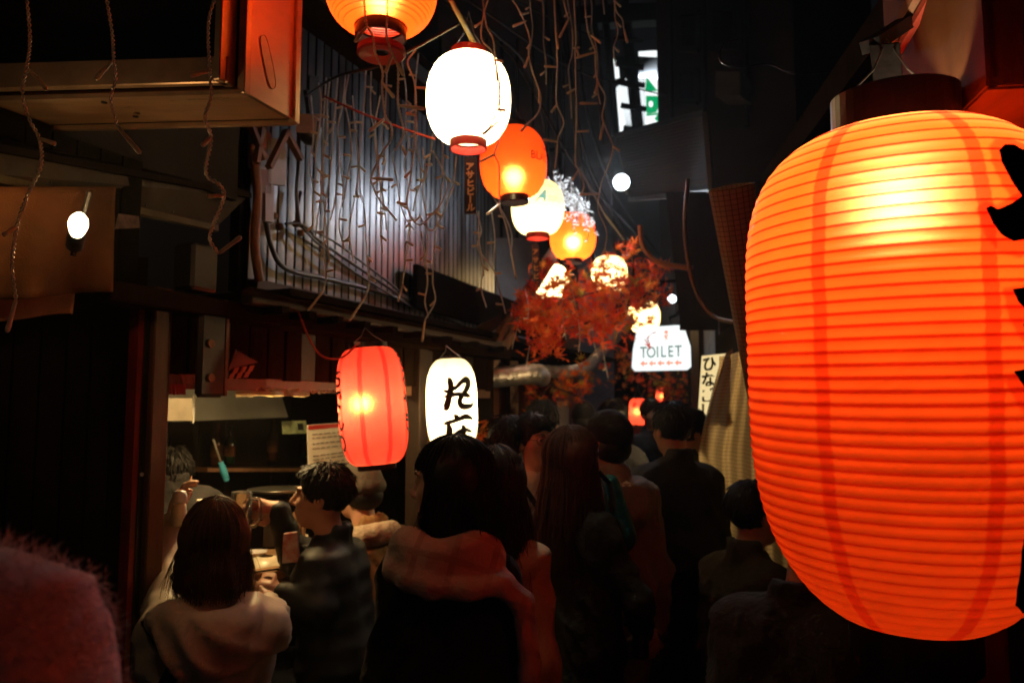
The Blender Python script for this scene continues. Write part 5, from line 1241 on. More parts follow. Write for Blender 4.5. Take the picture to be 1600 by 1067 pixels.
# --- woman with the scarf, centre front, face turned left
scw = person('woman seen from behind with black bobbed hair, black coat and pale checked scarf', P(706, 692, 1.95), 168, hair='bob', hlen=.235, top='coat_black', topkind='coat', hem=.55, female=True, look=(86, 0), seed=3, hairn=3200, skin='skin_pale', bulk=.92)
fd = Field([axis(-.34, .34, .011), axis(-.25, .28, .011), axis(.75, 1.55, .011)]); nk = scw['neck']; s_ = scw['s']
for k in range(13):
    a = 2 * math.pi * k / 12; b = 2 * math.pi * (k + 1) / 12
    f1 = lambda a: nk + Vector((.105 * math.cos(a), .025 + .085 * math.sin(a), -.015 + .012 * math.sin(3 * a))) * s_
    fd.cone(f1(a), f1(b), .044 * s_, .044 * s_, .03)
    f2 = lambda a: nk + Vector((.135 * math.cos(a), .04 + .11 * math.sin(a), -.06 - .015 * math.sin(a) + .012 * math.sin(2 * a + 1))) * s_
    fd.cone(f2(a), f2(b), .029 * s_, .029 * s_, .02)
# end of the scarf over her right-hand shoulder and down her back
q = [(-.10, .13, -.09), (-.17, .09, -.08), (-.215, .045, -.14), (-.235, .05, -.30), (-.23, .06, -.50), (-.225, .06, -.68)]
for a, b in zip(q[:-1], q[1:]):
    for o_ in (-.022, .022): fd.cone(nk + Vector((a[0] , a[1] + o_, a[2])) * s_, nk + Vector((b[0], b[1] + o_, b[2])) * s_, .024 * s_, .024 * s_, .02)
ck = fab('checked_scarf_wool', (.5, .36, .3), .95, bump=.5)
t_ = ck.node_tree; pb = [n for n in t_.nodes if n.type == 'BSDF_PRINCIPLED'][0]; lk = pb.inputs['Base Color'].links[0].from_socket
tc = N(t_, 'ShaderNodeTexCoord'); bk = N(t_, 'ShaderNodeTexBrick'); bk.offset = 0; bk.inputs['Scale'].default_value = 1; bk.inputs['Mortar Size'].default_value = .008; bk.inputs['Brick Width'].default_value = .09; bk.inputs['Row Height'].default_value = .07
mp_ = N(t_, 'ShaderNodeMapping'); mp_.inputs['Rotation'].default_value = (R(70), R(12), R(10)); L(t_, tc.outputs['Object'], mp_.inputs[0]); L(t_, mp_.outputs[0], bk.inputs['Vector'])
mx = N(t_, 'ShaderNodeMix'); mx.data_type = 'RGBA'; L(t_, bk.outputs['Fac'], mx.inputs[0]); L(t_, lk, mx.inputs[6]); mx.inputs[7].default_value = rgba((.4, .28, .235)); L(t_, mx.outputs[2], pb.inputs['Base Color'])
surf_obj('scarf', fd, ck, scw['root'], .004, 5)
# --- her companion in the cream knit
person('woman with long dark hair and cream knit sweater beside the scarf woman', P(778, 705, 2.3), 160, hair='long', hairm='hair_dark_brown', hlen=.33, top='cream_knit', topkind='jacket', hem=.8, female=True, look=(10, 0), hairn=2600, seed=8, bulk=.86, skin='skin_pale', bottom='jeans')
# --- seated woman in the beige windbreaker, left arm reaching over the counter
bw_ = person('seated woman with brown hair and a beige hooded windbreaker seen from behind at the counter', P(336, 786, 2.33), 205, seated=True, hair='bob', hairm='hair_brown', hlen=.15, hairn=3000, top='beige', hood='down', female=True, look=(0, 6), seed=5, lean=6, skin='skin_pale', bottom='jeans', bulk=.95, fold=.021,
       arms={1: (P(262, 925, 2.42), P(274, 810, 2.66), dict(f=(-.05, .35, .9), p=(.8, .3, -.2), c=(.4, .6, .5), t=-1), 'world'), -1: (P(425, 985, 2.25), P(420, 945, 2.5), None, 'world')})
st_ = MB(); q = [bw_['up']((.17, .05, 1.40)), bw_['up']((.10, .155, 1.28)), bw_['up']((.17, .12, 1.14)), bw_['up']((.235, .0, 1.08))]
for a, b in zip(q[:-1], q[1:]): st_.beam(a, b, .04, .006, Vector((0, 1, .3)))
child(st_, 'bag_strap', M['strap'], bw_['root'], False)
# --- seated man in padded jacket raising a mug
mug_c = P(377, 800, 2.92)
man = person('seated man in a black padded jacket in profile raising a beer mug', P(505, 728, 2.95), 262, seated=True, hair='short', hairm='hair_black', top='padded', topkind='padded', look=(4, 4), seed=6, lean=8, bulk=1.05, fold=0,
       arms={-1: (P(458, 862, 3.06), P(434, 795, 2.99), dict(f=(-1, -.1, .02), p=(-.15, -.9, -.1), c=(.5, .75, .5), t=-1), 'world'), 1: (P(497, 950, 2.72), P(436, 930, 2.72), None, 'world')})
# --- man with grey beanie
bn_ = person('seated man in a grey beanie and tan jacket with pale fleece collar', P(562, 727, 3.45), 235, seated=True, hat='beanie', hair='short', top='tan_jacket', look=(0, 0), seed=9, lean=12)
fd = Field([axis(-.2, .2, .01), axis(-.16, .22, .01), axis(bn_['neck'].z - .15, bn_['neck'].z + .12, .01)])
for k in range(12):
    a = 2 * math.pi * k / 12; fd.ell(bn_['neck'] + Vector((.095 * math.cos(a), .03 + .085 * math.sin(a), -.02 + .02 * math.sin(a))), (.045, .045, .05), .02)
surf_obj('fleece_collar', fd, M['sherpa'], bn_['root'], .004)
# --- cook behind the counter
person('cook in a patterned black top bending behind the counter at the post', P(272, 704, 3.3), 200, hair='short', top='chef', seed=12, lean=10, H=1.55, bulk=1.05)
# --- crowd
gm = person('smiling young man with glasses and white tee facing the camera', P(838, 650, 3.25), 14, hair='short', top='white_tee', look=(14, 2), glasses=True, open_mouth=True, seed=14, skin='skin_pale', hairn=700)
st_ = MB().beam(gm['up']((-.09, -.125, 1.40)), gm['up']((.1, -.15, 1.12)), .022, .006, Vector((0, 1, .2))); child(st_, 'bag_strap', M['strap'], gm['root'], False)
fdv = Field([axis(-.32, .32, .014), axis(-.25, .25, .014), axis(.8, 1.5, .014)])
for g_ in (-1, 1):
    fdv.cone(gm['sh'][g_], gm['el'][g_], .088, .074, .04); fdv.cone(gm['up']((g_ * .17, .0, 1.36)), gm['up']((g_ * .16, 0, .95)), .085, .1, .05); fdv.cone(gm['up']((g_ * .09, .06, 1.32)), gm['up']((g_ * .09, .06, .95)), .12, .12, .05)
surf_obj('open_overshirt', fdv, M['blur_navy'], gm['root'], .005)
person('dark haired man seen from behind between the white lantern and the man with glasses', P(792, 655, 3.3), 165, hair='short', top='blur_navy', seed=15, hairn=700, look=(20, 0))
person('tall dark haired man turned away behind the man with glasses', P(846, 629, 4.1), 190, hair='short', top='coat_black', seed=16, hairn=600)
lw = person('woman with very long brown hair and a dark green coat holding a small dark can', P(896, 673, 2.65), 140, hair='long', hairm='hair_brown', hlen=.37, top='coat_green', topkind='coat', hem=.62, female=True, hairn=3000, seed=17, bulk=.86, skin='skin', look=(-15, 4), bottom='coat_black',
       arms={-1: (Vector((-.27, -.02, 1.10)), Vector((-.20, -.16, .96)), dict(f=(-.2, -.5, -.7), p=(.6, -.3, 0), c=(.6, .8, .6), t=1))})
gh = person('man in a black cap and grey hoodie beside the long haired woman', P(946, 648, 3.05), 195, hat='cap', hair='short', top='grey_hoodie', hood='down', seed=18, look=(30, 10), bottom='khaki', bulk=1.08, hem=.82)
gj = [c for c in gh['root'].children if c.name.startswith('jacket')][0]; bpy.context.view_layer.update(); em = []
for x, y in ((972, 759), (986, 759), (984, 754), (979, 751), (974, 754)):
    o_ = loc(gh, CAM); d_ = (loc(gh, P(x, y, 3)) - o_).normalized(); ok_, hp_, hn_, _ = gj.ray_cast(o_, d_); em.append((hp_ - d_ * .003) if ok_ else loc(gh, P(x, y, 2.93)))
child_m = MB().add(em, [(0, 1, 2, 3, 4)])
child(child_m, 'chest_emblem', M['paper_white'], gh['root'], False)
t = thing('shoulder_bag', 'teal nylon shoulder bag carried between the long haired woman and grey hoodie', 'bag', P(962, 800, 2.78))
fd = Field([axis(-.09, .09, .01), axis(-.06, .06, .01), axis(-.15, .15, .01)]); fd.cone((-.015, 0, .1), (.02, 0, -.085), .035, .06, .03)
v, f = fd.surface(); c_ = P(960, 800, 2.80); mesh('bag_body', v + np.array(c_), f, M['teal_bag'], t, True)
MB().tube(smooth_pts([c_ + Vector((0, 0, .09)), P(938, 740, 2.74), P(905, 700, 2.78)]), .008, 6).build('strap', M['strap'], t)
vm = person('man in glasses, dark vest and mauve shirt farther back in the crowd', P(958, 628, 4.6), 15, hair='short', top='mauve', glasses=True, seed=19, look=(-20, 0))
fdv = Field([axis(-.3, .3, .015), axis(-.25, .25, .015), axis(.8, 1.5, .015)])
for g_ in (-1, 1): fdv.cone(vm['up']((g_ * .085, .0, 1.31)), vm['up']((g_ * .08, 0, .95)), .134, .134, .08)
surf_obj('vest', fdv, M['grey_vest'], vm['root'], .004)
bc = person('man in a long black coat seen from behind in front of the vinyl curtain', P(1050, 632, 3.45), 196, hair='short', top='coat_black', topkind='coat', hem=.42, seed=21, bulk=1.1, look=(0, 0), hairn=700)
person('man in profile with pale ear and collar beside the black coated man', P(1076, 641, 3.85), 118, hair='short', top='coat_olive', seed=22, look=(0, 0), bottom='denim')
person('man walking far back beside the small orange lantern', P(1018, 626, 6.4), 20, hair='short', top='blur_navy', seed=23)
person('dark figure far back left of the man in the vest', P(912, 632, 5.6), 170, hair='short', top='blur_navy', seed=24, hat='cap')
person('person in dark clothes at the alley end left of the small orange lantern', P(985, 634, 9.5), 0, hair='short', top='mauve', seed=29)
# --- right side
person('seated dark haired man in an olive coat facing right beside the big lantern', P(1178, 756, 3.0), 112, seated=True, hair='short', top='coat_olive', seed=25, lean=8, bulk=1.1, hairn=700)
person('seated person in a black coat whose head is behind the big lantern', P(1262, 770, 2.25), 140, seated=True, hair='short', top='coat_black', seed=26, lean=22, bulk=1.2)
# --- passer-by in fleece at the left edge
fp = person('passer-by in a pale fluffy fleece coat blurred at the lower left edge', P(-455, 195, .5), 205, hair='short', hairm='hair_brown', top='fur', seed=27, bulk=1.12)
# fleece pile of the passer-by's coat
jk = [c for c in fp['root'].children if c.name.startswith('jacket')][0]; me = jk.data; rg = random.Random(4); v = []; f = []
pol = [p for p in me.polygons if p.center.z > .9]
for k in range(60000):
    p = rg.choice(pol); c_ = p.center + Vector((rg.uniform(-.008, .008), rg.uniform(-.008, .008), rg.uniform(-.008, .008))); n_ = (p.normal + Vector((rg.gauss(0, .6), rg.gauss(0, .6), rg.gauss(0, .6) - .3))).normalized(); ln = rg.uniform(.004, .013); sd = n_.orthogonal().normalized() * .0005
    b = len(v); v += [c_ - sd, c_ + sd, c_ + n_ * ln]; f.append((b, b + 1, b + 2))
o = mesh('fleece_pile', v, f, M['fur'], None); o.parent = fp['root']; tag(o, kind='stuff')
# things on the counter and in hands
def mug(name, c, label, fill=None):
    t = thing(name, label, 'mug', c - up * .07); gm = M.get('glass')
    if gm is None:
        gm = bpy.data.materials.new('thick_glass'); nt_, o_ = nodes(gm); b_ = N(nt_, 'ShaderNodeBsdfPrincipled'); b_.inputs['Transmission Weight'].default_value = .92; b_.inputs['Roughness'].default_value = .06; b_.inputs['Base Color'].default_value = (.93, .9, .85, 1); b_.inputs['IOR'].default_value = 1.45; L(nt_, b_.outputs[0], o_.inputs[0]); M['glass'] = gm
    MB().lathe([(.001, -.075), (.036, -.075), (.038, -.07), (.037, .075), (.034, .077), (.033, .07), (.032, -.055), (.001, -.058)], c, 20).build('mug_body', gm, t, smooth=True)
    MB().tube(smooth_pts([c + Vector((.035, -.01, .05)), c + Vector((.07, -.012, .045)), c + Vector((.075, -.012, 0)), c + Vector((.06, -.012, -.045)), c + Vector((.036, -.01, -.05))]), .007, 8).build('handle', gm, t, smooth=True)
    return t
mug('beer_mug', mug_c, 'empty glass beer mug held up by the man in the padded jacket')
ct = lambda px, py: at_z(px, py, .972)
for px, py, lb in ((452, 905, 'glass mug standing on the counter near the handbag'),):
    mug('glass_mug', ct(px, py) + up * .077, lb)
q = P(280, 792, 2.58); t = thing('shaker_bottle', 'cream bottle with a ribbed rounded cap in front of the raised sleeve', 'bottle', q - up * .06)
MB().lathe([(.001, -.06), (.024, -.06), (.026, -.04), (.022, .005), (.019, .012), (.001, .012)], q, 18).build('bottle_body', M['cream_plastic'], t, smooth=True)
MB().lathe([(.02, .014), (.023, .018), (.023, .04), (.018, .052), (.001, .055)], q, 18).build('cap', M['white_plastic'], t, smooth=True)
t = thing('rice_bowl', 'upturned cream bowl on the counter beside the seated man', 'bowl', ct(415, 890)); MB().lathe([(.03, .055), (.06, .045), (.085, .02), (.09, 0), (.086, 0), (.03, .05)], ct(415, 890), 24).build('bowl', M['cream_plastic'], t, smooth=True)
q = ct(425, 905); t = thing('cloth_pouch', 'tan flat pouch lying on the counter', 'pouch', q); MB().box(q + Vector((0, 0, .02)), (.2, .13, .035), .7).build('pouch', M['cloth_tan'], t, bevel=.012); MB().beam(q + Vector((-.06, -.07, .041)), q + Vector((.07, .03, .041)), .008, .004).build('zip', M['iron'], t)
q = P(455, 855, 2.8); t = thing('snack_packet', 'crumpled red and white snack packet between the bowl and the seated man', 'packet', q - up * .05)
pk = MB(); pk.hexa([q + Vector(p) for p in ((-.03, -.01, -.055), (.03, -.012, -.05), (.032, .012, -.052), (-.03, .012, -.055), (-.028, -.008, .05), (.022, -.006, .058), (.022, .006, .056), (-.028, .006, .05))]); pk.build('packet', mat('printed_packet', (.6, .5, .42), .45, var=.3, scale=30, col2=(.5, .08, .05)), t, bevel=.003)
q = S.hit(435, 768, -.5); t = thing('serving_tray', 'round metal tray with a raised rim behind the mug', 'tray', q); MB().lathe([(.001, 0), (.12, .0), (.14, .012), (.142, .014), (.138, .016), (.118, .005), (.001, .005)], q, 30).build('tray', M['steel'], t, smooth=True); MB().beam(q + Vector((0, 0, -.03)), q + Vector((0, 0, -.25)), .1, .1).build('tray_stand', M['wood_dark'], t)
q = P(322, 800, 3.0); t = thing('paper_cup', 'small white paper cup behind the seated woman', 'cup', q - up * .05); MB().lathe([(.001, -.05), (.026, -.05), (.034, .045), (.035, .048), (.032, .045), (.025, -.045)], q, 18).build('cup', M['paper_white'], t, smooth=True)
MB().lathe([(.001, -.052), (.05, -.05), (.05, -.056), (.001, -.058)], q, 18).build('saucer', M['white_plastic'], t)
q = lw['W'](lw['wr'][-1]) + Vector((-.02, -.05, -.06)); t = thing('drink_can', 'small dark drink can in the long haired woman hand', 'can', q); MB().lathe([(.001, 0), (.024, 0), (.027, .006), (.027, .09), (.022, .098), (.001, .096)], q, 18).build('can', M['iron'], t, smooth=True)
# bottles, jars and bowls along the back shelf and the counter
sz_ = s0.z + .014
for i, (u, h, r_, m_, nm, lb) in enumerate(((.10, .24, .032, 'beer_brown', 'bottle', 'brown bottle at the left end of the back shelf'), (.17, .22, .03, 'beer_green', 'bottle', 'green bottle second on the back shelf'), (.42, .26, .033, 'beer_brown', 'bottle', 'tall brown bottle near the middle of the back shelf'), (.64, .23, .031, 'beer_green', 'bottle', 'green bottle farthest right on the back shelf'))):
    if m_ not in M: M[m_] = mat(m_, (.05, .02, .008) if m_ == 'beer_brown' else (.01, .03, .014), .12, bump=0, var=.1)
    c = s0.lerp(s1, u) + SN * .03; c.z = sz_; t = thing(nm, lb, nm.split('_')[0], c)
    if nm == 'bottle':
        MB().lathe([(.001, 0), (r_, 0), (r_, h * .58), (r_ * .45, h * .74), (r_ * .4, h * .95), (r_ * .48, h * .96), (r_ * .48, h), (.001, h)], c, 18).build('bottle_body', M[m_], t, smooth=True)
        MB().lathe([(r_ * 1.02, h * .2), (r_ * 1.02, h * .48)], c, 18).build('paper_label', M['cloth_brown'], t, smooth=True)
    elif nm == 'jar':
        MB().lathe([(.001, 0), (r_, 0), (r_, h * .8), (r_ * .8, h * .85), (.001, h * .85)], c, 18).build('jar_body', M[m_], t, smooth=True); MB().lathe([(r_ * .85, h * .85), (r_ * .85, h), (.001, h)], c, 18).build('lid', M['iron'], t)
    else:
        for k in range(4): MB().lathe([(.02, k * .018), (r_, k * .018 + .03), (r_ * .96, k * .018 + .03), (.02, k * .018 + .004)], c, 18).build('bowl', M[m_], t, smooth=True)
for i, (px, py, lb) in enumerate(((548, 842, 'small white dish on the counter behind the padded jacket'), (398, 868, 'small white dish beside the upturned bowl'))):
    c = ct(px, py); t = thing('small_dish', lb, 'dish', c); MB().lathe([(.001, 0), (.03, .0), (.055, .018), (.056, .02), (.052, .018), (.028, .004), (.001, .004)], c, 20).build('dish', M['white_plastic'], t, smooth=True)
t = thing('chopstick_jar', 'cream jar of chopsticks on the counter between the two diners', 'jar', ct(468, 872)); c = ct(468, 872); MB().lathe([(.001, 0), (.035, 0), (.035, .1), (.031, .1), (.03, .01), (.001, .01)], c, 18).build('jar_body', M['cream_plastic'], t, smooth=True)
for k in range(9): a = k * .7; MB().tube([c + Vector((.012 * math.cos(a), .012 * math.sin(a), .02)), c + Vector((.03 * math.cos(a), .03 * math.sin(a), .2))], .003, 5).build('chopstick', M['wood_warm'], t)
# ================================================================== icicle light strings
M['cord'] = paper('clear_twisted_cord', (.92, .8, .66), tr=.6, gloss=.4)
M['led'] = paper('clear_bulb_sleeve', (.9, .72, .5), tr=.5, gloss=.3)
M['cord_lit'] = mat('white_lit_cord', (.8, .8, .8), .3, metal=.2, bump=0)  # whiter cord for the clump, white light on it put into its colour
def twist(mb, pts, r, pitch, rad, seg=6):
    """two wires wound round each other along a path"""
    cum = [0.]
    for a, b in zip(pts[:-1], pts[1:]): cum.append(cum[-1] + (b - a).length)
    n = max(6, int(cum[-1] / pitch * seg)); cum_ = np.array(cum); P_ = np.array([list(p) for p in pts])
    t_ = np.linspace(0, cum[-1], n); C_ = np.stack([np.interp(t_, cum_, P_[:, k]) for k in range(3)], 1)
    A_ = np.gradient(C_, axis=0); A_ /= np.linalg.norm(A_, axis=1)[:, None] + 1e-9
    U_ = np.cross(A_, [0.31, .9, .2]); U_ /= np.linalg.norm(U_, axis=1)[:, None] + 1e-9; V_ = np.cross(A_, U_); an = t_ / pitch * 2 * math.pi
    for ph in (0, math.pi):
        q = C_ + (U_ * np.cos(an + ph)[:, None] + V_ * np.sin(an + ph)[:, None]) * rad
        mb.tube([Vector(p) for p in q], r, 4)
SPOTS = []
M['cord_cool_lit'] = paper('cool_lit_cord', (.97, .95, .93), tr=.7, gloss=.4)  # whiter cord copy, cool light at the wall put into its colour
def strand(label, path, d, bulbs=None, end=None, every=.13, group='icicle light strands', cm=None, dd=0., nb=None, rw=.0017):
    d_at = lambda i: d + dd * i / max(1, len(path) - 1)
    pts = smooth_pts([P(x, y, d_at(i) + (.015 * math.sin(i * 1.7))) for i, (x, y) in enumerate(path)], 6)
    t = thing('icicle_light_strand', label, 'string light', pts[0], 0, group); mb = MB(); twist(mb, pts, rw if d < 1.6 else rw * .85, .021, .0023 if d < 1.6 else .0021); mb.build('twisted_cord', cm or M['cord'], t, smooth=True)
    def bulb(a, b):
        a, b = Vector(a), Vector(b); b = a + (b - a) * 1.1; dr = (b - a); ln = dr.length; dr.normalize()
        MB().tube([a, a + dr * ln * .1, a + dr * ln * .72, a + dr * ln * .8, a + dr * ln * .96, b], [.002, .0036, .0042, .0048, .0042, .0016], 7).build('bulb', M['led'], t, smooth=True)
    if bulbs is None:
        rg = random.Random(hash(label) % 1000 + len(SPOTS)); cum = 0; nxt = rg.uniform(.05, every); bulbs = []
        for a, b in zip(pts[:-1], pts[1:]):
            cum += (b - a).length
            if cum > nxt:
                nxt += every * rg.uniform(.6, 1.4); bulb(b, b + Vector((rg.choice((-1, 1)) * rg.uniform(.4, 1), rg.uniform(-.4, .4), rg.uniform(-.9, .15))).normalized() * .028)
    else:
        for (x0, y0), (x1, y1) in bulbs:
            i = min(range(len(path)), key=lambda k: abs(path[k][1] - y0)); bulb(P(x0, y0, d_at(i)), P(x1, y1, d_at(i) - .01))
    if end: bulb(pts[-1], P(end[0], end[1], d_at(len(path) - 1) - .01))
    SPOTS.append(t)
LS = 'icicle light strand '
strand(LS + 'farthest left, ending low in front of the door curtain', [(40, -20), (47, 60), (42, 105), (35, 145), (45, 185), (62, 218), (64, 260), (45, 300), (30, 340), (22, 380), (19, 420), (25, 468)], 1.4, [((45, 108), (71, 138)), ((62, 217), (84, 224)), ((27, 353), (6, 367))], (12, 515))
strand(LS + 'crossing the sign box underside on its left', [(163, -20), (175, 50), (178, 95), (180, 125), (173, 155), (183, 197)], 1.4, [((175, 97), (152, 122))], (216, 236))
strand(LS + 'crossing the sign box corner and curling up at its end', [(342, -20), (326, 35), (328, 110), (330, 150), (320, 185), (330, 215), (322, 270), (342, 288), (350, 308), (334, 350), (328, 375), (342, 396)], 1.4, [((328, 111), (300, 118)), ((329, 215), (317, 227)), ((350, 306), (326, 306))], (374, 372))
strand(LS + 'over the left of the nearest orange lantern', [(568, -20), (572, 35), (582, 55), (587, 85), (598, 112), (597, 135), (602, 180), (611, 195), (611, 218), (598, 238), (581, 275), (583, 292), (593, 312), (620, 345)], 1.85, [((573, 42), (556, 64)), ((596, 128), (614, 151)), ((601, 186), (579, 204)), ((582, 279), (612, 281))])
strand(LS + 'over the right of the nearest orange lantern', [(606, -20), (605, 30), (604, 55), (612, 82), (622, 108), (622, 160), (630, 200), (629, 215), (616, 236)], 1.82, [((613, 86), (603, 112)), ((620, 98), (630, 117)), ((623, 165), (660, 170)), ((628, 228), (634, 241))])
strand(LS + 'from the main cable left of the blazing white lantern', [(650, 78), (637, 98), (648, 130), (650, 180), (646, 240), (640, 290), (637, 325), (655, 352), (680, 330), (690, 318)], 2.2)
strand(LS + 'touching the right flank of the blazing white lantern', [(752, -20), (760, 40), (770, 60), (775, 100), (780, 130), (781, 170), (786, 200), (773, 240), (780, 262), (781, 322), (790, 350), (798, 390)], 2.25, [((776, 108), (777, 125)), ((779, 190), (756, 209)), ((773, 241), (752, 252)), ((782, 318), (762, 334))], (806, 432), dd=.3)
strand(LS + 'right of the blazing white lantern, ending on the orange one', [(786, -20), (812, 18), (828, 60), (826, 85), (832, 112), (842, 140), (845, 157), (840, 178), (822, 196)], 2.3, [((823, 33), (803, 41)), ((827, 20), (814, 23)), ((826, 88), (820, 105)), ((843, 142), (843, 160))], (815, 204))
strand(LS + 'falling to the silvery light clump', [(865, -20), (868, 40), (870, 70), (871, 105), (869, 150), (871, 166), (881, 192), (872, 216), (870, 240), (867, 264)], 2.4, [((870, 105), (852, 104)), ((871, 162), (862, 175)), ((872, 222), (851, 219)), ((869, 50), (872, 75))])
strand(LS + 'in front of the pale narrow house', [(896, -20), (900, 60), (899, 80), (900, 140), (901, 180), (899, 250), (904, 265), (912, 290), (908, 304)], 2.4, [((900, 75), (905, 89)), ((899, 139), (887, 146)), ((901, 206), (919, 205)), ((904, 266), (895, 281))])
strand(LS + 'longest one left of the green sign', [(912, -20), (918, 45), (930, 80), (931, 110), (935, 130), (946, 152), (941, 182), (948, 205), (958, 231), (950, 262), (940, 286), (936, 305), (935, 330), (948, 362), (945, 390)], 2.3, [((923, 55), (938, 67)), ((931, 82), (903, 90)), ((935, 128), (930, 145)), ((934, 162), (908, 162)), ((943, 192), (938, 217)), ((957, 229), (968, 236)), ((936, 303), (908, 304))], (942, 398))
strand(LS + 'short one just left of the green sign', [(958, -20), (962, 15), (972, 30), (975, 46)], 2.3, [], (980, 66))
strand(LS + 'short one above the silvery light clump', [(876, -20), (884, 15), (889, 30)], 2.3, [], (875, 57))
strand(LS + 'double over the right rim of the white lantern', [(770, -20), (757, 20), (752, 60), (768, 80), (776, 110), (781, 150), (770, 190), (757, 208)], 2.28)
# those in front of the corrugated wall
wall_s = [([(528, 120), (524, 170), (520, 205), (518, 250), (508, 330), (506, 390), (510, 430), (505, 455)], (480, 487)),
          ([(510, 122), (506, 180), (504, 240), (506, 300), (508, 340), (512, 380), (514, 410)], None),
          ([(572, 108), (570, 150), (566, 200), (562, 240), (563, 300), (570, 330), (573, 400), (577, 440), (572, 462)], (548, 498)),
          ([(540, 118), (536, 160), (528, 200), (530, 240), (528, 280), (522, 320), (516, 345)], None),
          ([(690, 200), (692, 250), (690, 300), (682, 350), (678, 400), (676, 440), (680, 470), (664, 500)], (660, 531)),
          ([(713, 245), (708, 290), (700, 312), (690, 340), (676, 360), (664, 352), (655, 335)], None),
          ([(640, 352), (634, 390), (632, 420), (628, 450)], (622, 470)),
          ([(658, 362), (664, 400), (668, 440), (664, 470), (668, 490)], None),
          ([(612, 240), (620, 280), (626, 320), (636, 345), (648, 360)], None),
          ([(551, 150), (556, 210), (560, 260), (556, 300), (546, 360), (552, 410)], None),
          ([(594, 150), (586, 200), (590, 260), (600, 320), (604, 360)], None),
          ([(744, 330), (752, 360), (746, 385), (762, 410), (772, 424), (780, 450), (790, 490)], None),
          ([(765, 300), (790, 340), (800, 370), (798, 400)], None),
          ([(660, 230), (664, 270), (652, 300), (645, 330)], None),
          ([(486, 150), (490, 210), (484, 260), (492, 300)], None),
          ([(532, 250), (536, 300), (530, 350), (538, 390)], None), ([(676, 235), (690, 262), (700, 290), (690, 318)], None)]
for i, (pth, en) in enumerate(wall_s):
    where = ('at the wall\'s left end beside the sign box', 'close beside the flood lamp', 'hanging lowest below the first orange lantern', 'short, right of the flood lamp', 'ending beside the white brush lettered lantern', 'looping toward the black streamer', 'low on the middle', 'low, above the neighbouring eave', 'curving under the first orange lantern', 'thin in the bright patch', 'thin, under the orange lantern base', 'below the black streamer', 'under the second orange lantern', 'left of the black streamer', 'stub under the flood lamp', 'stub in the bright patch', 'stub left below the white lantern')[i]
    strand('silvery icicle strand against the ribbed wall, ' + where, pth, 2.84 + .05 * (i % 5), None, en, .14, rw=.0019, cm=M['cord_cool_lit'])
# more strands of the curtain between wall and lanterns
rg = random.Random(77)
more = ('first of the thin curtain right of the flood lamp', 'second of the thin curtain right of the flood lamp', 'under the main cable left of the orange lantern', 'behind the orange lantern base', 'straight one midway along the wall', 'straight one below the orange lantern', 'just left of the white lantern', 'under the left of the white lantern', 'under the right of the white lantern', 'over the blue house left of the second orange lantern', 'above the cream lantern', 'over the blue house top', 'above the light clump', 'left of the longest strand', 'beside the globe lamp', 'high above the globe lamp')
xs_ = (498, 516, 545, 580, 604, 628, 654, 676, 748, 768, 846, 826, 884, 918, 962, 940)
for i, x in enumerate(xs_):
    y0 = (130, 122, 116, 112, 100, 96, 84, 210, 330, 330, -20, -20, -20, -20, -20, -20)[i]; y1 = (360, 400, 330, 420, 380, 440, 300, 430, 450, 420, 150, 110, 200, 170, 110, 60)[i]; pth = []; y = y0; xx = x
    while y < y1: pth.append((xx, y)); xx += rg.uniform(-7, 7); y += rg.uniform(26, 44)
    strand('icicle strand ' + more[i], pth, 2.78 + .04 * (i % 7), None, None, .12, rw=.0017, cm=M['cord_cool_lit'] if i < 10 else None)
# leaf-hung and clump strands farther down
far_s = [([(868, 430), (874, 470), (880, 500), (884, 530)], 4.6), ([(892, 445), (900, 480), (906, 520), (904, 550)], 4.6), ([(820, 450), (826, 480), (824, 505)], 4.4), ([(930, 480), (926, 520), (934, 560)], 5), ([(938, 520), (944, 560), (950, 590)], 5), ([(800, 545), (806, 520), (812, 500)], 4.5), ([(828, 540), (824, 560), (822, 575)], 4.5), ([(756, 420), (752, 450), (760, 480)], 3.6)]
for i_, (pth, d_) in enumerate(far_s): strand('thin icicle strand ' + ('through the left of the red maple', 'through the middle of the red maple', 'above the foil duct among leaves', 'right of the grey duct end', 'lowest, left of the toilet sign', 'over the start of the foil duct', 'under the right end of the foil duct', 'left of the slanted rust pole')[i_], pth, d_, None, None, .12, group='icicle strands below the maple')
t = thing('light_clump', 'tangled clump of silvery icicle lights between the cream and small orange lanterns', 'string light', P(890, 300, 4.4)); mb = MB(); rg = random.Random(3); lit = MB()
for k in range(70):
    u = rg.random(); a = (862 + 50 * u + rg.uniform(-6, 10), 268 + 46 * u + rg.uniform(-10, 16)); p0 = P(a[0], a[1], 4.35 + rg.uniform(-.1, .25)); q = [p0]
    for j in range(5): q.append(q[-1] + Vector((rg.uniform(-.018, .026), rg.uniform(-.02, .02), rg.uniform(-.055, .0))))
    mb.tube(q, .0022, 5)
    for p in q[1::2]: lit.tube([p, p + Vector((rg.uniform(-1, 1), rg.uniform(-1, 1), rg.uniform(-1, .3))).normalized() * .02], [.003, .0036], 5)
mb.build('cords', M['cord_lit'], t, smooth=True); tag(lit.build('glow_bulbs', emission('clump_glow', (.9, .96, 1), 1.3), t), kind='stuff')  # bright white light on the clump put into its bulbs as emission
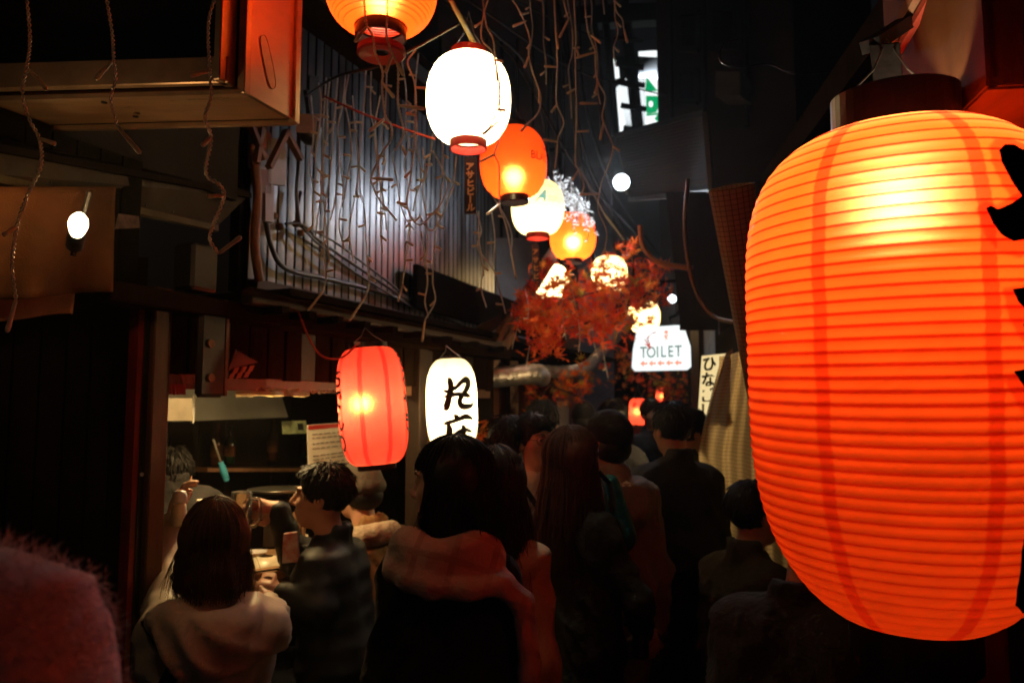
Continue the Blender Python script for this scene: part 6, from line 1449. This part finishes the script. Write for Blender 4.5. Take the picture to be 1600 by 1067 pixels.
# main cables
o = MB().tube(smooth_pts([P(478, 150, 3.3), P(503, 133, 2.7), P(535, 117, 2.45), P(590, 104, 2.4), P(640, 80, 2.35), P(680, 58, 2.35), P(716, 38, 2.35)]), .0045, 6).build('main_cable', M['cable'], None, smooth=True); tag(o, 'brown main cable of the icicle lights running up to the bamboo rod', 'cable')
o = MB().tube(smooth_pts([P(505, 150, 2.8), P(560, 175, 2.75), P(620, 198, 2.7), P(680, 218, 2.7)]), .004, 6).build('red_flex', M['red_cable'], None, smooth=True); tag(o, 'thin red flex crossing the ribbed wall behind the white lantern', 'cable')
o = MB().tube(smooth_pts([P(466, 486, 2.8), P(480, 522, 2.82), P(498, 552, 2.85), P(520, 561, 2.88), P(540, 555, 2.9), P(557, 538, 2.92)]), .004, 6).build('red_lead', M['red_cable'], None, smooth=True); tag(o, 'orange red lead curving to the red cylindrical lantern', 'cable')
q = P(558, 537, 2.92); o = MB().lathe([(.006, -.006), (.012, -.006), (.012, .006), (.006, .006), (.006, -.006)], q, 14).xf(Matrix.Identity(4)).build('white_grommet', M['white_plastic'], None); tag(o, 'small white ring clip where the red lead meets the lantern', 'clip')
# ================================================================== maple
M['leaf_red'] = None
def leafmat(n, c):
    m = bpy.data.materials.new(n); t, o = nodes(m); tc = N(t, 'ShaderNodeObjectInfo'); nz = N(t, 'ShaderNodeTexNoise'); nz.inputs['Scale'].default_value = 9; tx = N(t, 'ShaderNodeTexCoord'); L(t, tx.outputs['Object'], nz.inputs['Vector'])
    cr = N(t, 'ShaderNodeValToRGB'); e = cr.color_ramp.elements; e[0].position = .35; e[1].position = .7; e[0].color = rgba(c, .8); e[1].color = rgba((min(1, c[0] * 1.25), c[1] * 1.7, c[2])); L(t, nz.outputs[0], cr.inputs[0])
    a = N(t, 'ShaderNodeBsdfTranslucent'); d = N(t, 'ShaderNodeBsdfPrincipled'); d.inputs['Roughness'].default_value = .5; L(t, cr.outputs[0], a.inputs[0]); L(t, cr.outputs[0], d.inputs['Base Color'])
    x = N(t, 'ShaderNodeMixShader'); x.inputs[0].default_value = .6; L(t, d.outputs[0], x.inputs[1]); L(t, a.outputs[0], x.inputs[2]); L(t, x.outputs[0], o.inputs[0]); return m
LM = [leafmat('red_maple_leaf', (.9, .075, .02)), leafmat('scarlet_maple_leaf', (.92, .14, .02)), leafmat('orange_maple_leaf', (.8, .22, .03)), leafmat('yellow_maple_leaf', (.5, .28, .04))]
def leaf_mesh(k, m):
    me = bpy.data.meshes.new('maple_leaf'); v = [(0, 0, 0)]; rg = random.Random(k); lobes = 7
    for i in range(lobes):
        a = R(-128 + 256 * i / (lobes - 1)); ln = (1, .92, .74, .5)[abs(i - 3)]; ln *= rg.uniform(.9, 1.08); cu = -.16 * ln + rg.uniform(-.05, .05)
        v.append((math.sin(a) * ln, math.cos(a) * ln, cu))
        v.insert(len(v) - 1, (math.sin(a - .13) * ln * .5, math.cos(a - .13) * ln * .5, .02)); v.append((math.sin(a + .13) * ln * .5, math.cos(a + .13) * ln * .5, .02))
        if i < lobes - 1: b = a + R(256 / (lobes - 1) / 2); v.append((math.sin(b) * .2, math.cos(b) * .2, 0))
    v += [(-.015, 0, 0), (.015, 0, 0), (.03, -.75, .08)]; n = len(v) - 3
    f = [(0, i, i + 1) for i in range(1, n - 1)] + [(n, n + 1, n + 2)]
    me.from_pydata(v, [], f); me.update(); me.materials.append(m); return me
LEAVES = [[leaf_mesh(10 * i + j, LM[i]) for j in range(4)] for i in range(4)]
def maple(label, base, limbs, clusters, nleaf, size, mix, seed, group=None, nparts=300):
    rg = random.Random(seed); t = thing('maple_branch', label, 'maple', base, 0, group); mb = MB()
    for l in limbs: mb.tube(smooth_pts([P(*p) for p in l], 5), [.011 * (1 - .8 * k / (5 * (len(l) - 1))) + .001 for k in range(5 * (len(l) - 1) + 1)], 6)
    mb.build('branch', M['wood_dark'], t, smooth=True); sv, sf, si = [], [], []; w_ = [c[5] for c in clusters]
    items = []
    for k in range(nleaf):
        c = rg.choices(clusters, w_)[0]; px = rg.gauss(c[0], c[2] * .55); py = rg.gauss(c[1], c[3] * .55); items.append((P(px, py, c[4] + rg.gauss(0, .16)), size * rg.uniform(.7, 1.25)))
    items.sort(key=lambda q: q[0].y)
    tm = Matrix.Translation(t.location).inverted()
    for k, (p, sz) in enumerate(items):
        me = rg.choice(LEAVES[rg.choices(range(4), mix)[0]])
        mt = Matrix.LocRotScale(p, Euler((rg.gauss(R(65), .7), rg.gauss(0, .6), rg.uniform(-1.3, 1.3) + math.pi * rg.choice((0, 1)))), Vector((sz, sz, sz)))
        if k < nparts:
            o = bpy.data.objects.new('leaf', me); COL.objects.link(o); o.parent = t; o.matrix_parent_inverse = tm; o.matrix_basis = mt
        else:
            b = len(sv); sv += [mt @ v.co for v in me.vertices]; sf += [tuple(i + b for i in q.vertices) for q in me.polygons]; si += [LM.index(me.materials[0])] * len(me.polygons)
    if sv: tag(mesh('leaves', sv, sf, LM, t, False, si), kind='stuff')
maple('red maple branch hanging in the middle of the alley among the lanterns', P(1010, 470, 5.2), [[(1120, 440, 5.0), (1040, 440, 4.9), (960, 450, 4.75), (880, 470, 4.7)], [(1040, 440, 4.9), (980, 480, 4.8), (900, 510, 4.7), (840, 520, 4.6)], [(980, 480, 4.8), (990, 420, 4.8), (985, 390, 4.8)]],
      [(905, 440, 62, 30, 4.75, 3), (960, 470, 62, 46, 4.8, 5), (1000, 440, 42, 40, 4.85, 3), (880, 490, 62, 34, 4.7, 4), (840, 500, 36, 36, 4.6, 2.4), (935, 510, 60, 30, 4.75, 3), (850, 535, 26, 22, 4.55, 1), (985, 392, 28, 18, 4.8, .6), (825, 480, 22, 22, 4.6, .8), (1004, 468, 20, 18, 4.9, .6)], 640, .066, (5, 5, 1.6, .3), 31)
maple('orange and yellow maple sprigs lower left behind the crowd', P(870, 620, 5.6), [[(820, 560, 5.6), (860, 600, 5.6), (905, 620, 5.7)], [(860, 600, 5.6), (830, 640, 5.6)]], [(880, 610, 40, 22, 5.7, 3), (835, 632, 16, 24, 5.5, 1), (915, 595, 26, 22, 5.8, 2), (826, 600, 14, 18, 5.5, .7)], 120, .055, (1.5, 3, 4, 2), 33)
maple('mixed red and yellow maple foliage hanging below the toilet sign', P(1020, 600, 7.6), [[(960, 540, 7.6), (1020, 590, 7.6), (1090, 600, 7.8)]], [(975, 575, 26, 36, 7.6, 3), (1040, 600, 50, 20, 7.8, 3), (1085, 575, 14, 36, 7.6, 1.5), (1060, 625, 40, 14, 8, 1.5)], 200, .065, (3, 3, 3, 2), 35)
maple('small maple sprig showing between the red and white lanterns', P(655, 670, 4.6), [[(648, 600, 4.6), (655, 650, 4.6), (650, 700, 4.6)]], [(655, 670, 12, 36, 4.6, 2), (752, 690, 6, 26, 4.5, .8)], 70, .05, (2, 3, 3, 1), 37)
clean_tmp()
# thin haze volume added to give the lamps soft halos
hz_ = MB().box((0, 50, 6.1), (124, 144, 14.4)).build('haze', None, None); tag(hz_, kind='stuff')
m = bpy.data.materials.new('halo_haze'); t_, o_ = nodes(m); pv_ = N(t_, 'ShaderNodeVolumePrincipled'); pv_.inputs['Density'].default_value = .0035; pv_.inputs['Anisotropy'].default_value = .72; pv_.inputs['Color'].default_value = (.8, .8, .8, 1)
L(t_, pv_.outputs[0], o_.inputs['Volume']); hz_.data.materials.append(m)
